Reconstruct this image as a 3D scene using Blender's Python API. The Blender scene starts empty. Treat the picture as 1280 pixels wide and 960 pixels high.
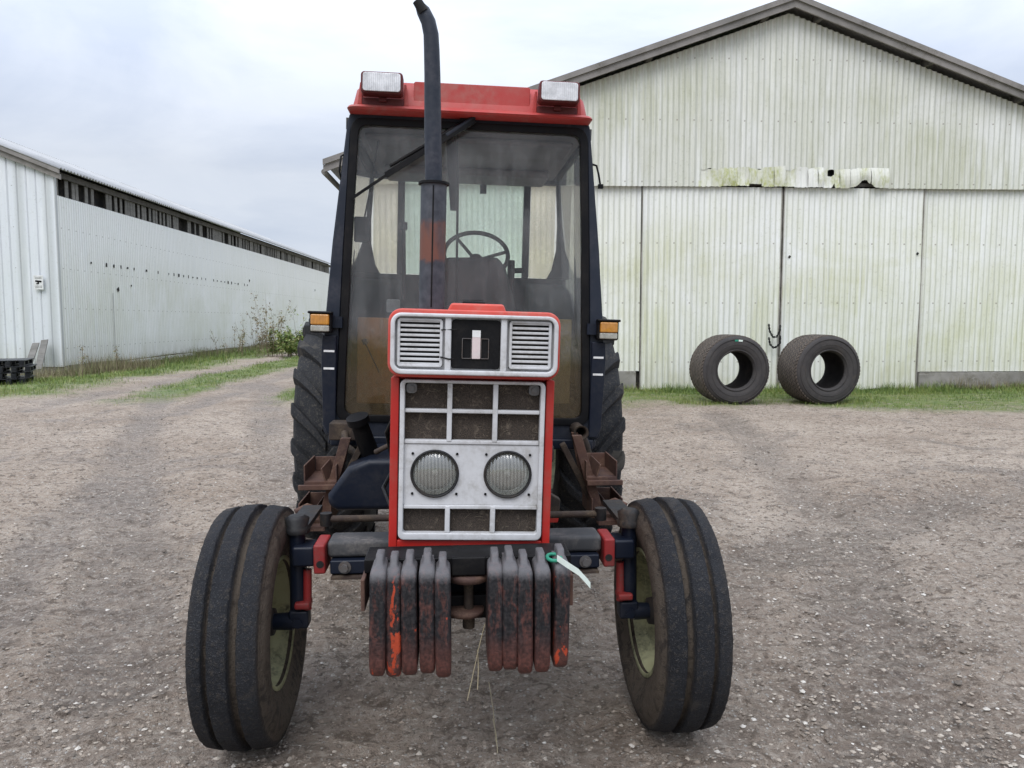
import bpy, math, random
import numpy as np
from math import sin, cos, pi, radians, atan2, sqrt
from mathutils import Vector, Matrix
random.seed(7); rng = np.random.default_rng(7)
S = bpy.context.scene
# ---------------------------------------------------------------- camera
TH, PT, H = radians(3.1), radians(4.76), 1.6
Fv = Vector((sin(TH)*cos(PT), cos(TH)*cos(PT), -sin(PT)))
Rv = Vector((cos(TH), -sin(TH), 0)); Uv = Rv.cross(Fv)
cd = bpy.data.cameras.new('camera'); cam = bpy.data.objects.new('camera', cd); S.collection.objects.link(cam)
cam.matrix_world = Matrix(((Rv.x, Uv.x, -Fv.x, 0), (Rv.y, Uv.y, -Fv.y, 0), (Rv.z, Uv.z, -Fv.z, H), (0, 0, 0, 1)))
cd.sensor_width = 36; cd.lens = 27.0; cd.clip_start = .05; cd.clip_end = 3000
S.camera = cam
def ray(px, py): return Fv + Rv*((px-640)/960) - Uv*((py-480)/960)
def P(px, py, Y):
    d = ray(px, py); return Vector((0, 0, H)) + d*(Y/d.y)
def G(px, py, z=0):
    d = ray(px, py); return Vector((0, 0, H)) + d*((z-H)/d.z)
# ---------------------------------------------------------------- node helper
class NT:
    def __init__(s, tree): s.t = tree; s.N = tree.nodes; s.L = tree.links; s.N.clear()
    def n(s, typ, ins=None, **props):
        nd = s.N.new(typ)
        for k, v in props.items(): setattr(nd, k, v)
        for k, v in (ins or {}).items():
            sock = nd.inputs[k]
            if isinstance(v, bpy.types.NodeSocket): s.L.new(v, sock)
            else:
                if isinstance(v, (tuple, list)) and len(v) == 3 and sock.type == 'RGBA': v = (*v, 1)
                sock.default_value = v
        return nd
    def pos(s, scale=(1, 1, 1), kind='obj'):
        src = s.n('ShaderNodeNewGeometry').outputs['Position'] if kind == 'world' else s.n('ShaderNodeTexCoord').outputs['Object' if kind == 'obj' else 'Generated']
        return s.n('ShaderNodeMapping', {'Vector': src, 'Scale': scale}).outputs[0]
    def noise(s, vec, scale, detail=4, rough=.55, dist=0):
        return s.n('ShaderNodeTexNoise', {'Vector': vec, 'Scale': scale, 'Detail': detail, 'Roughness': rough, 'Distortion': dist}).outputs['Fac']
    def rmp(s, fac, a, b, lo=0.0, hi=1.0):
        return s.n('ShaderNodeMapRange', {'Value': fac, 'From Min': a, 'From Max': b, 'To Min': lo, 'To Max': hi}).outputs[0]
    def mix(s, f, a, b, mode='MIX'):
        return s.n('ShaderNodeMix', {0: f, 6: a, 7: b}, data_type='RGBA', blend_type=mode).outputs[2]
    def math(s, op, a, b=0.0): return s.n('ShaderNodeMath', {0: a, 1: b}, operation=op).outputs[0]
    def bump(s, h, strength=.5, dist=.01): return s.n('ShaderNodeBump', {'Height': h, 'Strength': strength, 'Distance': dist}).outputs[0]
# ---------------------------------------------------------------- world: overcast sky, brighter overhead
W = bpy.data.worlds.new('World'); S.world = W; W.use_nodes = True
SUN_EL, SUN_AZ = radians(52), radians(200)      # the sun is behind thick cloud, behind and left of the camera
w = NT(W.node_tree)
sky = w.n('ShaderNodeTexSky', sky_type='NISHITA', sun_disc=False, sun_elevation=SUN_EL, sun_rotation=SUN_AZ)
nish = w.mix(1.0, sky.outputs[0], (.09, .09, .09), 'MULTIPLY')
gen = w.n('ShaderNodeTexCoord').outputs['Generated']
stretch = w.n('ShaderNodeMapping', {'Vector': gen, 'Scale': (1, 1, 2.6)}).outputs[0]
big = w.rmp(w.noise(stretch, 2.1, 6, .55, .5), .40, .62)
fine = w.rmp(w.noise(stretch, 5.0, 6, .6, .5), .3, .7)
cl = w.mix(w.math('ADD', w.math('MULTIPLY', big, .72), w.math('MULTIPLY', fine, .28)), (.58, .65, .79), (.81, .86, .95))
zz = w.n('ShaderNodeSeparateXYZ', {0: gen}).outputs[2]
lum = w.rmp(zz, .18, .95, 1.0, 3.3)
cl = w.n('ShaderNodeVectorMath', {0: cl, 3: lum}, operation='SCALE').outputs[0]
cl = w.mix(.88, nish, cl)
bg = w.n('ShaderNodeBackground', {'Color': cl, 'Strength': 1.0})
w.L.new(bg.outputs[0], w.n('ShaderNodeOutputWorld').inputs[0])
sl = bpy.data.lights.new('sun', 'SUN'); sl.energy = 1.7; sl.angle = radians(35); sl.color = (1, .97, .93)
so = bpy.data.objects.new('sun', sl); S.collection.objects.link(so)
sd = Vector((sin(SUN_AZ)*cos(SUN_EL), cos(SUN_AZ)*cos(SUN_EL), sin(SUN_EL)))
so.rotation_euler = (-sd).to_track_quat('-Z', 'Y').to_euler()
S.view_settings.view_transform = 'Standard'; S.view_settings.look = 'None'
S.view_settings.exposure = 0.0; S.view_settings.gamma = 1
S.render.engine = 'CYCLES'; S.cycles.max_bounces = 8; S.cycles.transparent_max_bounces = 12
# ---------------------------------------------------------------- tagging and tree
def tag(o, label=None, cat=None, group=None, kind=None):
    if label: o['label'] = label
    if cat: o['category'] = cat
    if group: o['group'] = group
    if kind: o['kind'] = kind
    return o
def empty(name, loc=(0, 0, 0), rz=0, label=None, cat=None, group=None):
    o = bpy.data.objects.new(name, None); S.collection.objects.link(o); o.location = loc; o.rotation_euler = (0, 0, rz)
    o.empty_display_size = .2
    return tag(o, label, cat, group)
def copy_tree(o, parent=None):
    c = o.copy(); S.collection.objects.link(c); c.parent = parent
    for ch in [x for x in S.objects if x.parent == o]: copy_tree(ch, c)
    return c
ROLL, Z0 = radians(1.6), .6                      # the tractor's body leans a little on its pivoting front axle
def roll(v):
    x, y, z = v; z -= Z0
    return (x*cos(ROLL)+z*sin(ROLL), y, -x*sin(ROLL)+z*cos(ROLL)+Z0)
class MB:
    def __init__(s): s.v = []; s.f = []; s.sm = []
    def add(s, vs, fs, smooth=False):
        b = len(s.v); s.v += [tuple(v) for v in vs]
        for f in fs: s.f.append(tuple(i+b for i in f)); s.sm.append(smooth)
        return s
    def box(s, c, d, rot=None):
        R = rot if rot else Matrix.Identity(3)
        vs = [Vector(c)+R@Vector((i*d[0]/2, j*d[1]/2, k*d[2]/2)) for i in (-1, 1) for j in (-1, 1) for k in (-1, 1)]
        return s.add(vs, [(0, 1, 3, 2), (4, 6, 7, 5), (0, 4, 5, 1), (2, 3, 7, 6), (0, 2, 6, 4), (1, 5, 7, 3)])
    def bx(s, x0, x1, y0, y1, z0, z1): return s.box(((x0+x1)/2, (y0+y1)/2, (z0+z1)/2), (abs(x1-x0), abs(y1-y0), abs(z1-z0)))
    def bar(s, a, b, wd, th, up=(0, 0, 1)):          # box beam from a to b
        a, b = Vector(a), Vector(b); d = (b-a).normalized(); sdv = d.cross(Vector(up))
        if sdv.length < 1e-4: sdv = d.cross(Vector((1, 0, 0)))
        sdv.normalize(); u = sdv.cross(d)
        vs = [p+sdv*(i*wd/2)+u*(j*th/2) for p in (a, b) for i, j in ((-1, -1), (1, -1), (1, 1), (-1, 1))]
        return s.add(vs, [(3, 2, 1, 0), (4, 5, 6, 7), (0, 1, 5, 4), (1, 2, 6, 5), (2, 3, 7, 6), (3, 0, 4, 7)])
    def tube(s, path, r, n=16, caps=True, open_end=False):
        path = [Vector(p) for p in path]; m = len(path); rs = r if isinstance(r, (list, tuple)) else [r]*m
        t = [(path[min(i+1, m-1)]-path[max(i-1, 0)]).normalized() for i in range(m)]
        a = t[0].orthogonal().normalized(); vs = []
        for i in range(m):
            a = (a-t[i]*a.dot(t[i])).normalized(); b = t[i].cross(a)
            vs += [path[i]+(a*cos(2*pi*k/n)+b*sin(2*pi*k/n))*rs[i] for k in range(n)]
        s.add(vs, [(i*n+k, i*n+(k+1) % n, (i+1)*n+(k+1) % n, (i+1)*n+k) for i in range(m-1) for k in range(n)], True)
        if caps: s.add(vs[:n], [tuple(range(n))[::-1]]); s.add(vs[-n:], [tuple(range(n))])
        return s
    def cyl(s, a, b, r, r2=None, n=24): return s.tube([a, b], [r, r if r2 is None else r2], n)
    def lathe(s, prof, c, axis='X', n=64, smooth=True, closed=False):     # prof: (along, radius)
        c = Vector(c); vs = []; m = len(prof)
        for h, r in prof:
            for k in range(n):
                q = 2*pi*k/n
                vs.append(c+{'X': Vector((h, r*cos(q), r*sin(q))), 'Y': Vector((r*sin(q), h, r*cos(q))), 'Z': Vector((r*cos(q), r*sin(q), h))}[axis])
        fs = [(i*n+k, i*n+(k+1) % n, ((i+1) % m)*n+(k+1) % n, ((i+1) % m)*n+k) for i in range(m if closed else m-1) for k in range(n)]
        return s.add(vs, fs, smooth)
    def prism(s, poly, a0, a1, plane='XZ'):
        m = len(poly); mk = {'XZ': lambda p, a: (p[0], a, p[1]), 'YZ': lambda p, a: (a, p[0], p[1]), 'XY': lambda p, a: (p[0], p[1], a)}[plane]
        vs = [mk(p, a0) for p in poly]+[mk(p, a1) for p in poly]
        return s.add(vs, [tuple(range(m))[::-1], tuple(range(m, 2*m))]+[(i, (i+1) % m, m+(i+1) % m, m+i) for i in range(m)])
    def ring(s, outer, inner, y0, y1):                 # frame in the XZ plane with a hole
        m = len(outer); vs = [(p[0], y, p[1]) for y in (y0, y1) for pl in (outer, inner) for p in pl]
        fs = []
        for i in range(m):
            j = (i+1) % m
            fs += [(i, j, m+j, m+i), (2*m+i, 3*m+i, 3*m+j, 2*m+j), (i, 2*m+i, 2*m+j, j), (m+i, m+j, 3*m+j, 3*m+i)]
        return s.add(vs, fs)
    def build(s, name, mat, parent=None, bevel=0, body=False, seg=2, fix=True):
        vs = [roll(v) for v in s.v] if body else s.v
        me = bpy.data.meshes.new(name); me.from_pydata([tuple(v) for v in vs], [], s.f)
        me.polygons.foreach_set('use_smooth', s.sm); me.materials.append(mat)
        if fix:
            import bmesh
            bm = bmesh.new(); bm.from_mesh(me); bmesh.ops.recalc_face_normals(bm, faces=bm.faces); bm.to_mesh(me); bm.free()
        me.update()
        o = bpy.data.objects.new(name, me); S.collection.objects.link(o); o.parent = parent
        if bevel:
            b = o.modifiers.new('bevel', 'BEVEL'); b.width = bevel; b.segments = seg; b.limit_method = 'ANGLE'; b.angle_limit = radians(40)
            for p in me.polygons: p.use_smooth = True
            wn = o.modifiers.new('wn', 'WEIGHTED_NORMAL'); wn.keep_sharp = True
        return o
def rrect(x0, x1, z0, z1, r, n=6):
    out = []
    for cx, cz, a in ((x1-r, z1-r, 0), (x0+r, z1-r, 90), (x0+r, z0+r, 180), (x1-r, z0+r, 270)):
        out += [(cx+r*cos(radians(a+90*k/n)), cz+r*sin(radians(a+90*k/n))) for k in range(n+1)]
    return out
# numpy value noise
class VN:
    def __init__(s, seed): s.g = np.random.default_rng(seed).random((256, 256))
    def __call__(s, x, y, f):
        x = x*f+1000.3; y = y*f+1000.7; xi = np.floor(x).astype(int); yi = np.floor(y).astype(int)
        fx = x-xi; fy = y-yi; fx = fx*fx*(3-2*fx); fy = fy*fy*(3-2*fy)
        g = lambda i, j: s.g[i % 256, j % 256]
        return (g(xi, yi)*(1-fx)+g(xi+1, yi)*fx)*(1-fy)+(g(xi, yi+1)*(1-fx)+g(xi+1, yi+1)*fx)*fy-.5
# ---------------------------------------------------------------- materials
def new_mat(name):
    m = bpy.data.materials.new(name); m.use_nodes = True; return m, NT(m.node_tree)
def finish(t, **ins):
    b = t.n('ShaderNodeBsdfPrincipled', ins); t.L.new(b.outputs[0], t.n('ShaderNodeOutputMaterial').inputs[0]); return b
def paint(name, c, rough=.4, dirt=(.16, .13, .10), amount=.35, scale=6, c2=None, metal=0, bump=.15, chips=None, stretch=(1, 1, 1), spec=.3):
    m, t = new_mat(name); v = t.pos(stretch)
    n1 = t.noise(v, scale, 6, .62, .3); n2 = t.noise(v, scale*9, 4, .6); n3 = t.noise(v, scale*.35, 3)
    col = t.mix(t.rmp(n3, .35, .65), c, c2 or tuple(x*.8 for x in c))
    d = t.math('MULTIPLY', t.rmp(n1, .45, .72), t.rmp(n2, .3, .6)); d = t.math('MULTIPLY', d, amount*1.6)
    col = t.mix(d, col, dirt)
    if chips:
        ch = t.rmp(t.noise(v, scale*3.3, 8, .72, .4), chips[1], chips[1]+.02); col = t.mix(ch, col, chips[0])
    rg = t.rmp(n1, .3, .8, rough*.8, min(1, rough*1.5))
    finish(t, **{'Base Color': col, 'Roughness': rg, 'Metallic': metal, 'Specular IOR Level': spec, 'Normal': t.bump(n2, bump, .003)})
    return m
RED = paint('red_paint', (.42, .022, .017), .38, (.20, .11, .08), .25, 5, (.33, .020, .016), chips=((.06, .035, .03), .70))
REDF = paint('faded_red_paint', (.56, .085, .06), .42, (.36, .22, .18), .3, 7, (.42, .035, .028), chips=((.25, .18, .16), .71))
ROOFR = paint('roof_red_paint', (.41, .052, .045), .45, (.30, .18, .15), .35, 3, (.33, .036, .032), chips=((.22, .12, .10), .72))
DRED = paint('dark_red_plastic', (.10, .014, .014), .5, (.1, .05, .04), .3, 9)
SILV = paint('silver_paint', (.56, .56, .57), .42, (.22, .20, .17), .5, 8, (.48, .48, .49), bump=.08, chips=((.14, .12, .10), .72))
NAVY = paint('navy_black_paint', (.006, .009, .018), .36, (.05, .047, .047), .2, 6, (.009, .013, .024), spec=.22)
GREYF = paint('weathered_frame_paint', (.014, .018, .028), .42, (.07, .07, .08), .35, 5, (.018, .023, .035), spec=.25)
BLACK = paint('black_plastic', (.006, .006, .007), .45, (.04, .035, .03), .2, 10, spec=.15)
DULLR = paint('dull_red_paint', (.27, .022, .022), .5, (.10, .07, .06), .5, 12, (.20, .02, .02))
VERGE = paint('verge_wood', (.25, .23, .215), .85, (.12, .11, .095), .6, 3, (.18, .17, .16), bump=.5)
GREYM = paint('grey_metal', (.13, .13, .13), .5, (.10, .06, .04), .5, 9, metal=.3)
RUST = paint('rust', (.095, .048, .034), .8, (.16, .10, .07), .7, 14, (.055, .032, .028), bump=.6)
RUSTD = paint('dark_rust', (.05, .035, .028), .85, (.12, .09, .06), .6, 18, (.03, .024, .02), bump=.7)
CAST = paint('cast_dark', (.014, .014, .015), .6, (.07, .05, .035), .6, 7, bump=.5)
BEIGE = paint('cab_liner', (.22, .21, .20), .8, (.15, .13, .11), .5, 4)
GREYIN = paint('cab_grey_trim', (.055, .056, .058), .7, (.10, .095, .08), .5, 5)
BROWN = paint('brown_mat', (.50, .24, .09), .75, (.30, .18, .08), .6, 5, (.38, .22, .10), stretch=(3, 3, .5))
OLIVE = paint('olive_trim', (.42, .33, .14), .75, (.25, .21, .10), .6, 5, (.34, .27, .13), stretch=(3, 3, .5))
WHEELC = paint('rim_lichen', (.25, .26, .13), .65, (.055, .055, .04), .75, 9, (.36, .36, .22), bump=.4)
WHITE = paint('white_marks', (.75, .75, .74), .5, (.4, .38, .33), .3, 20)
TAGW = paint('tag_white', (.7, .78, .72), .5, (.3, .4, .3), .2, 30)
TAGG = paint('tag_green', (.03, .25, .16), .5, (.02, .1, .06), .2, 30)
PINK = paint('emblem_pink', (.60, .50, .49), .5, (.6, .58, .55), .5, 60)
BLUEK = paint('dark_blue_knob', (.02, .015, .09), .4)
WOODG = paint('weathered_wood', (.20, .19, .175), .85, (.10, .095, .08), .6, 3, (.15, .145, .135), bump=.5, stretch=(1, 1, 5))
WOODD = paint('dark_wood', (.085, .078, .07), .9, (.04, .04, .035), .6, 3, (.12, .11, .10), bump=.5)
CONC = paint('concrete', (.32, .30, .27), .9, (.13, .12, .09), .8, 3, (.20, .19, .17), bump=.8)
PLAST = paint('black_pipe_plastic', (.010, .011, .015), .35, (.05, .05, .05), .3, 6)
ROOFM = paint('roof_sheet', (.42, .42, .42), .6, (.2, .2, .17), .5, 2)
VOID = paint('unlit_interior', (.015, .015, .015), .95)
def muffler_mat():
    m, t = new_mat('muffler_paint'); v = t.pos()
    n = t.noise(v, 11, 5, .6, .2)
    z = t.n('ShaderNodeSeparateXYZ', {0: t.n('ShaderNodeTexCoord').outputs['Object']}).outputs[2]
    zz = t.math('ADD', z, t.math('MULTIPLY', t.math('SUBTRACT', n, .5), .10))
    band = t.math('MULTIPLY', t.rmp(zz, 1.84, 1.86), t.rmp(zz, 2.02, 2.0))
    base = t.mix(t.rmp(t.noise(v, 22, 5, .6), .35, .75), (.022, .026, .036), (.065, .072, .085))
    side = t.rmp(t.noise(t.pos((1, 1, .3)), 14, 3), .42, .55)
    col = t.mix(t.math('MULTIPLY', band, t.rmp(side, 0, 1, .4, 1)), base, (.13, .048, .030))
    finish(t, **{'Base Color': col, 'Roughness': .55, 'Normal': t.bump(n, .3, .004)}); return m
MUFF = muffler_mat()
def weight_mat(orange):
    m, t = new_mat('weight_paint'); v = t.pos((1, 1, .35), 'world'); v1 = t.pos((1, 1, 1), 'world')
    z = t.n('ShaderNodeSeparateXYZ', {0: v1}).outputs[2]
    n = t.noise(v, 20, 7, .68, .5); nf = t.noise(v1, 90, 5, .7)
    low = t.rmp(t.math('ADD', z, t.math('MULTIPLY', t.math('SUBTRACT', n, .5), .14)), .645, .55)
    col = t.mix(t.rmp(nf, .45, .8), (.006, .006, .008), (.045, .04, .04))
    r = t.math('MAXIMUM', t.math('MULTIPLY', low, .9), t.rmp(t.noise(v, 42, 7, .75, .3), .50, .60, 0, .75)); col = t.mix(r, col, t.mix(t.rmp(nf, .4, .6), (.055, .022, .018), (.12, .042, .032)))
    o = t.rmp(t.noise(v, 24, 6, .7, .6), .66-orange, .68-orange); o = t.math('MULTIPLY', o, t.rmp(z, .83, .80)); col = t.mix(o, col, (.38, .05, .018))
    up = t.rmp(t.math('ADD', z, t.math('MULTIPLY', t.math('SUBTRACT', nf, .5), .04)), .80, .835); col = t.mix(t.math('MULTIPLY', up, .75), col, (.12, .115, .12))
    finish(t, **{'Base Color': col, 'Roughness': t.rmp(nf, .3, .7, .4, .8), 'Specular IOR Level': .4, 'Normal': t.bump(nf, .6, .004)}); return m
WGT = weight_mat(.0); WGTO = weight_mat(.10); WGTP = weight_mat(.06)
def rubber(name, base, dust, amount, mud=(.14, .115, .09), tread=None, bmp=.5):
    # tread = (y, z, r0, r1): mud is packed between these radii of the wheel
    m, t = new_mat(name); v = t.pos((1, 1, 1), 'world'); n = t.noise(v, 5, 6, .65, .4); nf = t.noise(v, 60, 5, .7); ng = t.noise(v, 240, 2, .6)
    col = t.mix(t.rmp(n, .3, .7, 0, amount), base, dust)
    col = t.mix(t.math('MULTIPLY', t.rmp(nf, .52, .66), amount), col, mud); col = t.mix(t.rmp(ng, .55, .7, 0, .35), col, (.12, .12, .125))
    col = t.mix(t.rmp(t.noise(v, 2.6, 5, .6, .8), .60, .66, 0, .55), col, mud)
    if tread:
        sx = t.n('ShaderNodeSeparateXYZ', {0: t.n('ShaderNodeTexCoord').outputs['Object']}); yy = t.math('SUBTRACT', sx.outputs[1], tread[0]); z2 = t.math('SUBTRACT', sx.outputs[2], tread[1])
        rd = t.math('SQRT', t.math('ADD', t.math('MULTIPLY', yy, yy), t.math('MULTIPLY', z2, z2))); rd = t.math('ADD', rd, t.math('MULTIPLY', t.math('SUBTRACT', nf, .5), .02))
        gv = t.rmp(rd, tread[3], tread[2]); col = t.mix(t.math('MULTIPLY', gv, t.rmp(n, .35, .6, .3, .85)), col, (.060, .046, .034))
        cr = t.noise(t.pos((1, 1, 1)), 11, 7, .8, 1.5); col = t.mix(t.rmp(cr, .60, .66, 0, .7), col, (.006, .006, .007))
        sw = t.math('MULTIPLY', t.math('LESS_THAN', rd, tread[2]), t.rmp(cr, .42, .5)); col = t.mix(t.math('MULTIPLY', sw, .7), col, (.105, .085, .066))
    h = t.math('ADD', nf, t.math('MULTIPLY', ng, .5))
    finish(t, **{'Base Color': col, 'Roughness': t.rmp(nf, .3, .7, .6, .9), 'Specular IOR Level': .2, 'Normal': t.bump(t.math('ADD', h, n), bmp, .008)}); return m
TYRE = rubber('front_tyre_rubber', (.010, .011, .014), (.030, .031, .035), .6, (.060, .052, .044), tread=(.015, .450, .415, .434), bmp=1)
RTYRE = rubber('rear_tyre_rubber', (.012, .013, .015), (.042, .042, .045), .6, (.10, .09, .075))
OTYRE = rubber('old_tyre_rubber', (.034, .032, .033), (.070, .064, .060), .7, (.085, .07, .06))
OTREAD = rubber('old_tread_rubber', (.085, .069, .058), (.15, .125, .105), .8, (.15, .125, .10))
def mesh_dirty():
    m, t = new_mat('radiator_screen'); v = t.pos()
    n = t.noise(v, 260, 3, .8); n2 = t.noise(v, 40, 5, .7, 1)
    col = t.mix(t.rmp(n, .35, .65), (.010, .009, .008), (.085, .062, .046)); col = t.mix(t.rmp(n2, .56, .70), col, (.15, .12, .09))
    finish(t, **{'Base Color': col, 'Roughness': .9, 'Normal': t.bump(n, 1, .004)}); return m
SCREEN = mesh_dirty()
def glass(name, tint, dirt, lo, hi, scale=2.2, back=.4, low=None):
    m, t = new_mat(name); v = t.pos((1, 1, .8), 'world')
    n = t.noise(v, scale, 7, .62, .6); nf = t.noise(v, 45, 4, .7)
    f = t.rmp(n, .32, .68, lo, hi); f = t.math('ADD', f, t.rmp(nf, .55, .75, 0, .12))
    if low: dirt = t.mix(t.rmp(t.math('ADD', t.n('ShaderNodeSeparateXYZ', {0: v}).outputs[2], t.math('MULTIPLY', n, .5)), 1.55, 1.35), dirt, low); gd = t.n('ShaderNodeMapRange', {0: t.noise(t.pos((9, 1, .35), 'world'), 1, 5, .7), 1: .45, 2: .7, 3: 0, 4: .10}).outputs[0]; f = t.math('ADD', f, gd); f = t.math('ADD', f, t.math('MULTIPLY', t.rmp(t.n('ShaderNodeSeparateXYZ', {0: v}).outputs[2], 1.30, 1.15), t.rmp(nf, .3, .7, .06, .30)))
    tr = t.n('ShaderNodeBsdfTransparent', {'Color': tint}); d1 = t.n('ShaderNodeBsdfDiffuse', {'Color': dirt}); d2 = t.n('ShaderNodeBsdfTranslucent', {'Color': dirt}); df = t.n('ShaderNodeMixShader', {0: back, 1: d1.outputs[0], 2: d2.outputs[0]})
    mx = t.n('ShaderNodeMixShader', {0: f, 1: tr.outputs[0], 2: df.outputs[0]})
    gl = t.n('ShaderNodeBsdfGlossy', {'Roughness': .04}); fr = t.n('ShaderNodeFresnel', {'IOR': 1.36})
    mm = t.n('ShaderNodeMixShader', {0: fr.outputs[0], 1: mx.outputs[0], 2: gl.outputs[0]})
    t.L.new(mm.outputs[0], t.n('ShaderNodeOutputMaterial').inputs[0]); return m
WSCR = glass('dusty_windscreen', (.98, .98, .98, 1), (.46, .47, .47), .01, .19, 3, low=(.20, .15, .085, 1))
SIDEG = glass('side_glass', (.80, .83, .80, 1), (.36, .36, .35), .35, .75)
REARG = glass('rear_glass', (.88, .96, .90, 1), (.92, 1, .93), .2, .38, back=.95)
QG = glass('quarter_glass', (.99, .97, .90, 1), (1, .95, .82), .22, .42, back=.95)
def lens(name, col, bands, rough=.12, axis='x', metal=.0):
    m, t = new_mat(name); v = t.pos()
    wv = t.n('ShaderNodeTexWave', {'Vector': v, 'Scale': bands, 'Distortion': .6, 'Detail': 1}, bands_direction='X').outputs['Fac']
    n = t.noise(v, 25, 5, .6); c = t.mix(t.rmp(n, .35, .7), col, tuple(x*.6 for x in col)); c = t.mix(t.rmp(wv, .2, .9, 0, .35), c, tuple(x*.45 for x in col))
    finish(t, **{'Base Color': c, 'Roughness': rough, 'Metallic': metal, 'Coat Weight': 1.0, 'Coat Roughness': .05, 'Normal': t.bump(wv, .35, .004)}); return m
def lamp_glass():
    m, t = new_mat('headlamp_glass'); v = t.pos(); wv = t.n('ShaderNodeTexWave', {'Vector': v, 'Scale': 26, 'Distortion': .5, 'Detail': 1}, bands_direction='X').outputs['Fac']; bp = t.bump(wv, .3, .004)
    df = t.n('ShaderNodeBsdfDiffuse', {'Color': (.62, .62, .57, 1), 'Normal': bp}); gl = t.n('ShaderNodeBsdfGlossy', {'Roughness': .12, 'Normal': bp}); tr = t.n('ShaderNodeBsdfTransparent', {'Color': (.93, .95, .92, 1)})
    a = t.n('ShaderNodeMixShader', {0: t.rmp(wv, 0, 1, .16, .30), 1: tr.outputs[0], 2: df.outputs[0]}); b = t.n('ShaderNodeMixShader', {0: .14, 1: a.outputs[0], 2: gl.outputs[0]})
    t.L.new(b.outputs[0], t.n('ShaderNodeOutputMaterial').inputs[0]); return m
HLENS = lamp_glass()
REFL = paint('reflector_chrome', (.72, .72, .70), .16, (.4, .38, .33), .25, 20, metal=1.0)
WLENS = lens('work_lamp_lens', (.74, .75, .76), 30, .3)
AMBER = lens('amber_lens', (.62, .26, .03), 40, .2)
CLEARL = lens('clear_lens', (.45, .44, .38), 40, .2)
def wall_mat(name, base, cold, moss, mossamt, pitch, ox=0, streak=.5, axis=0, ztop=5.2):
    m, t = new_mat(name); g = t.n('ShaderNodeTexCoord').outputs['Object']
    sep = t.n('ShaderNodeSeparateXYZ', {0: g}); x = sep.outputs[axis]; z = sep.outputs[2]
    s1 = t.noise(t.n('ShaderNodeMapping', {'Vector': g, 'Scale': (6, 6, .12)}).outputs[0], 1.6, 6, .7)
    s2 = t.noise(t.n('ShaderNodeMapping', {'Vector': g, 'Scale': (9, 9, .5)}).outputs[0], 1.3, 5, .7)
    pch = t.noise(g, .42, 6, .65, .5); spk = t.noise(g, 14, 5, .75)
    col = t.mix(t.rmp(s1, .35, .62, 0, streak), base, cold)
    mo = t.math('MULTIPLY', t.rmp(pch, .34, .60), t.rmp(s2, .22, .58)); mo = t.math('MULTIPLY', t.math('MULTIPLY', mo, mossamt), t.rmp(t.math('ADD', z, t.math('MULTIPLY', pch, 1.5)), ztop, ztop-1.3, .25, 1))
    col = t.mix(mo, col, moss)
    col = t.mix(t.math('MULTIPLY', t.rmp(spk, .56, .70), t.rmp(s2, .4, .7, .1, .5)), col, (.20, .20, .12))
    bl = t.math('MULTIPLY', t.rmp(t.noise(t.n('ShaderNodeMapping', {'Vector': g, 'Scale': (2.5, 2.5, .35)}).outputs[0], .9, 4, .6, .2), .55, .68), .45); col = t.mix(bl, col, (.78, .79, .79))
    col = t.mix(t.math('MULTIPLY', t.rmp(z, 1.0, .1), t.rmp(s2, .3, .7, .0, .55)), col, (.36, .34, .26))
    sxx = t.math('ABSOLUTE', t.math('SUBTRACT', t.math('FRACT', t.math('DIVIDE', x, pitch*3)), .5)); szz = t.math('ABSOLUTE', t.math('SUBTRACT', t.math('FRACT', t.math('DIVIDE', z, 1.32)), .5))
    scr = t.math('MULTIPLY', t.math('LESS_THAN', sxx, .014/(pitch*3)), t.math('LESS_THAN', szz, .016/1.32)); col = t.mix(t.math('MULTIPLY', scr, .6), col, (.16, .13, .10))
    lapx = t.math('LESS_THAN', t.math('FRACT', t.math('DIVIDE', x, pitch*8)), .010); col = t.mix(t.math('MULTIPLY', lapx, .45), col, (.22, .22, .18))
    k = 2*pi/pitch
    wv = t.math('SINE', t.math('MULTIPLY', t.math('SUBTRACT', x, ox), k))     # grime tone in the valleys, painted in to strengthen the weak fold shading
    col = t.mix(t.rmp(wv, -.2, -1, 0, .38), col, tuple(q*.55 for q in moss))
    finish(t, **{'Base Color': col, 'Roughness': .7, 'Normal': t.bump(spk, .25, .01)}); return m
BW = (.70, .70, .65)
BARNU = wall_mat('barn_gable_sheet', BW, (.54, .545, .52), (.42, .43, .30), .75, .125, streak=.7, ztop=8.6)
BARND = wall_mat('barn_door_sheet', (.78, .785, .76), (.64, .65, .63), (.53, .54, .35), .8, .125, streak=.5)
LEFTW = wall_mat('shed_side_sheet', (.85, .85, .83), (.72, .73, .71), (.58, .59, .47), .5, .15, axis=1, streak=.5)
BOXW = wall_mat('shed_gable_sheet', (.66, .68, .71), (.56, .58, .61), (.52, .55, .50), .25, .9, streak=.35)
FRAG = paint('broken_sheet', (.68, .68, .64), .8, (.36, .38, .16), .9, 2.6, (.58, .58, .50), bump=.5, stretch=(1, 1, .5))
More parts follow.
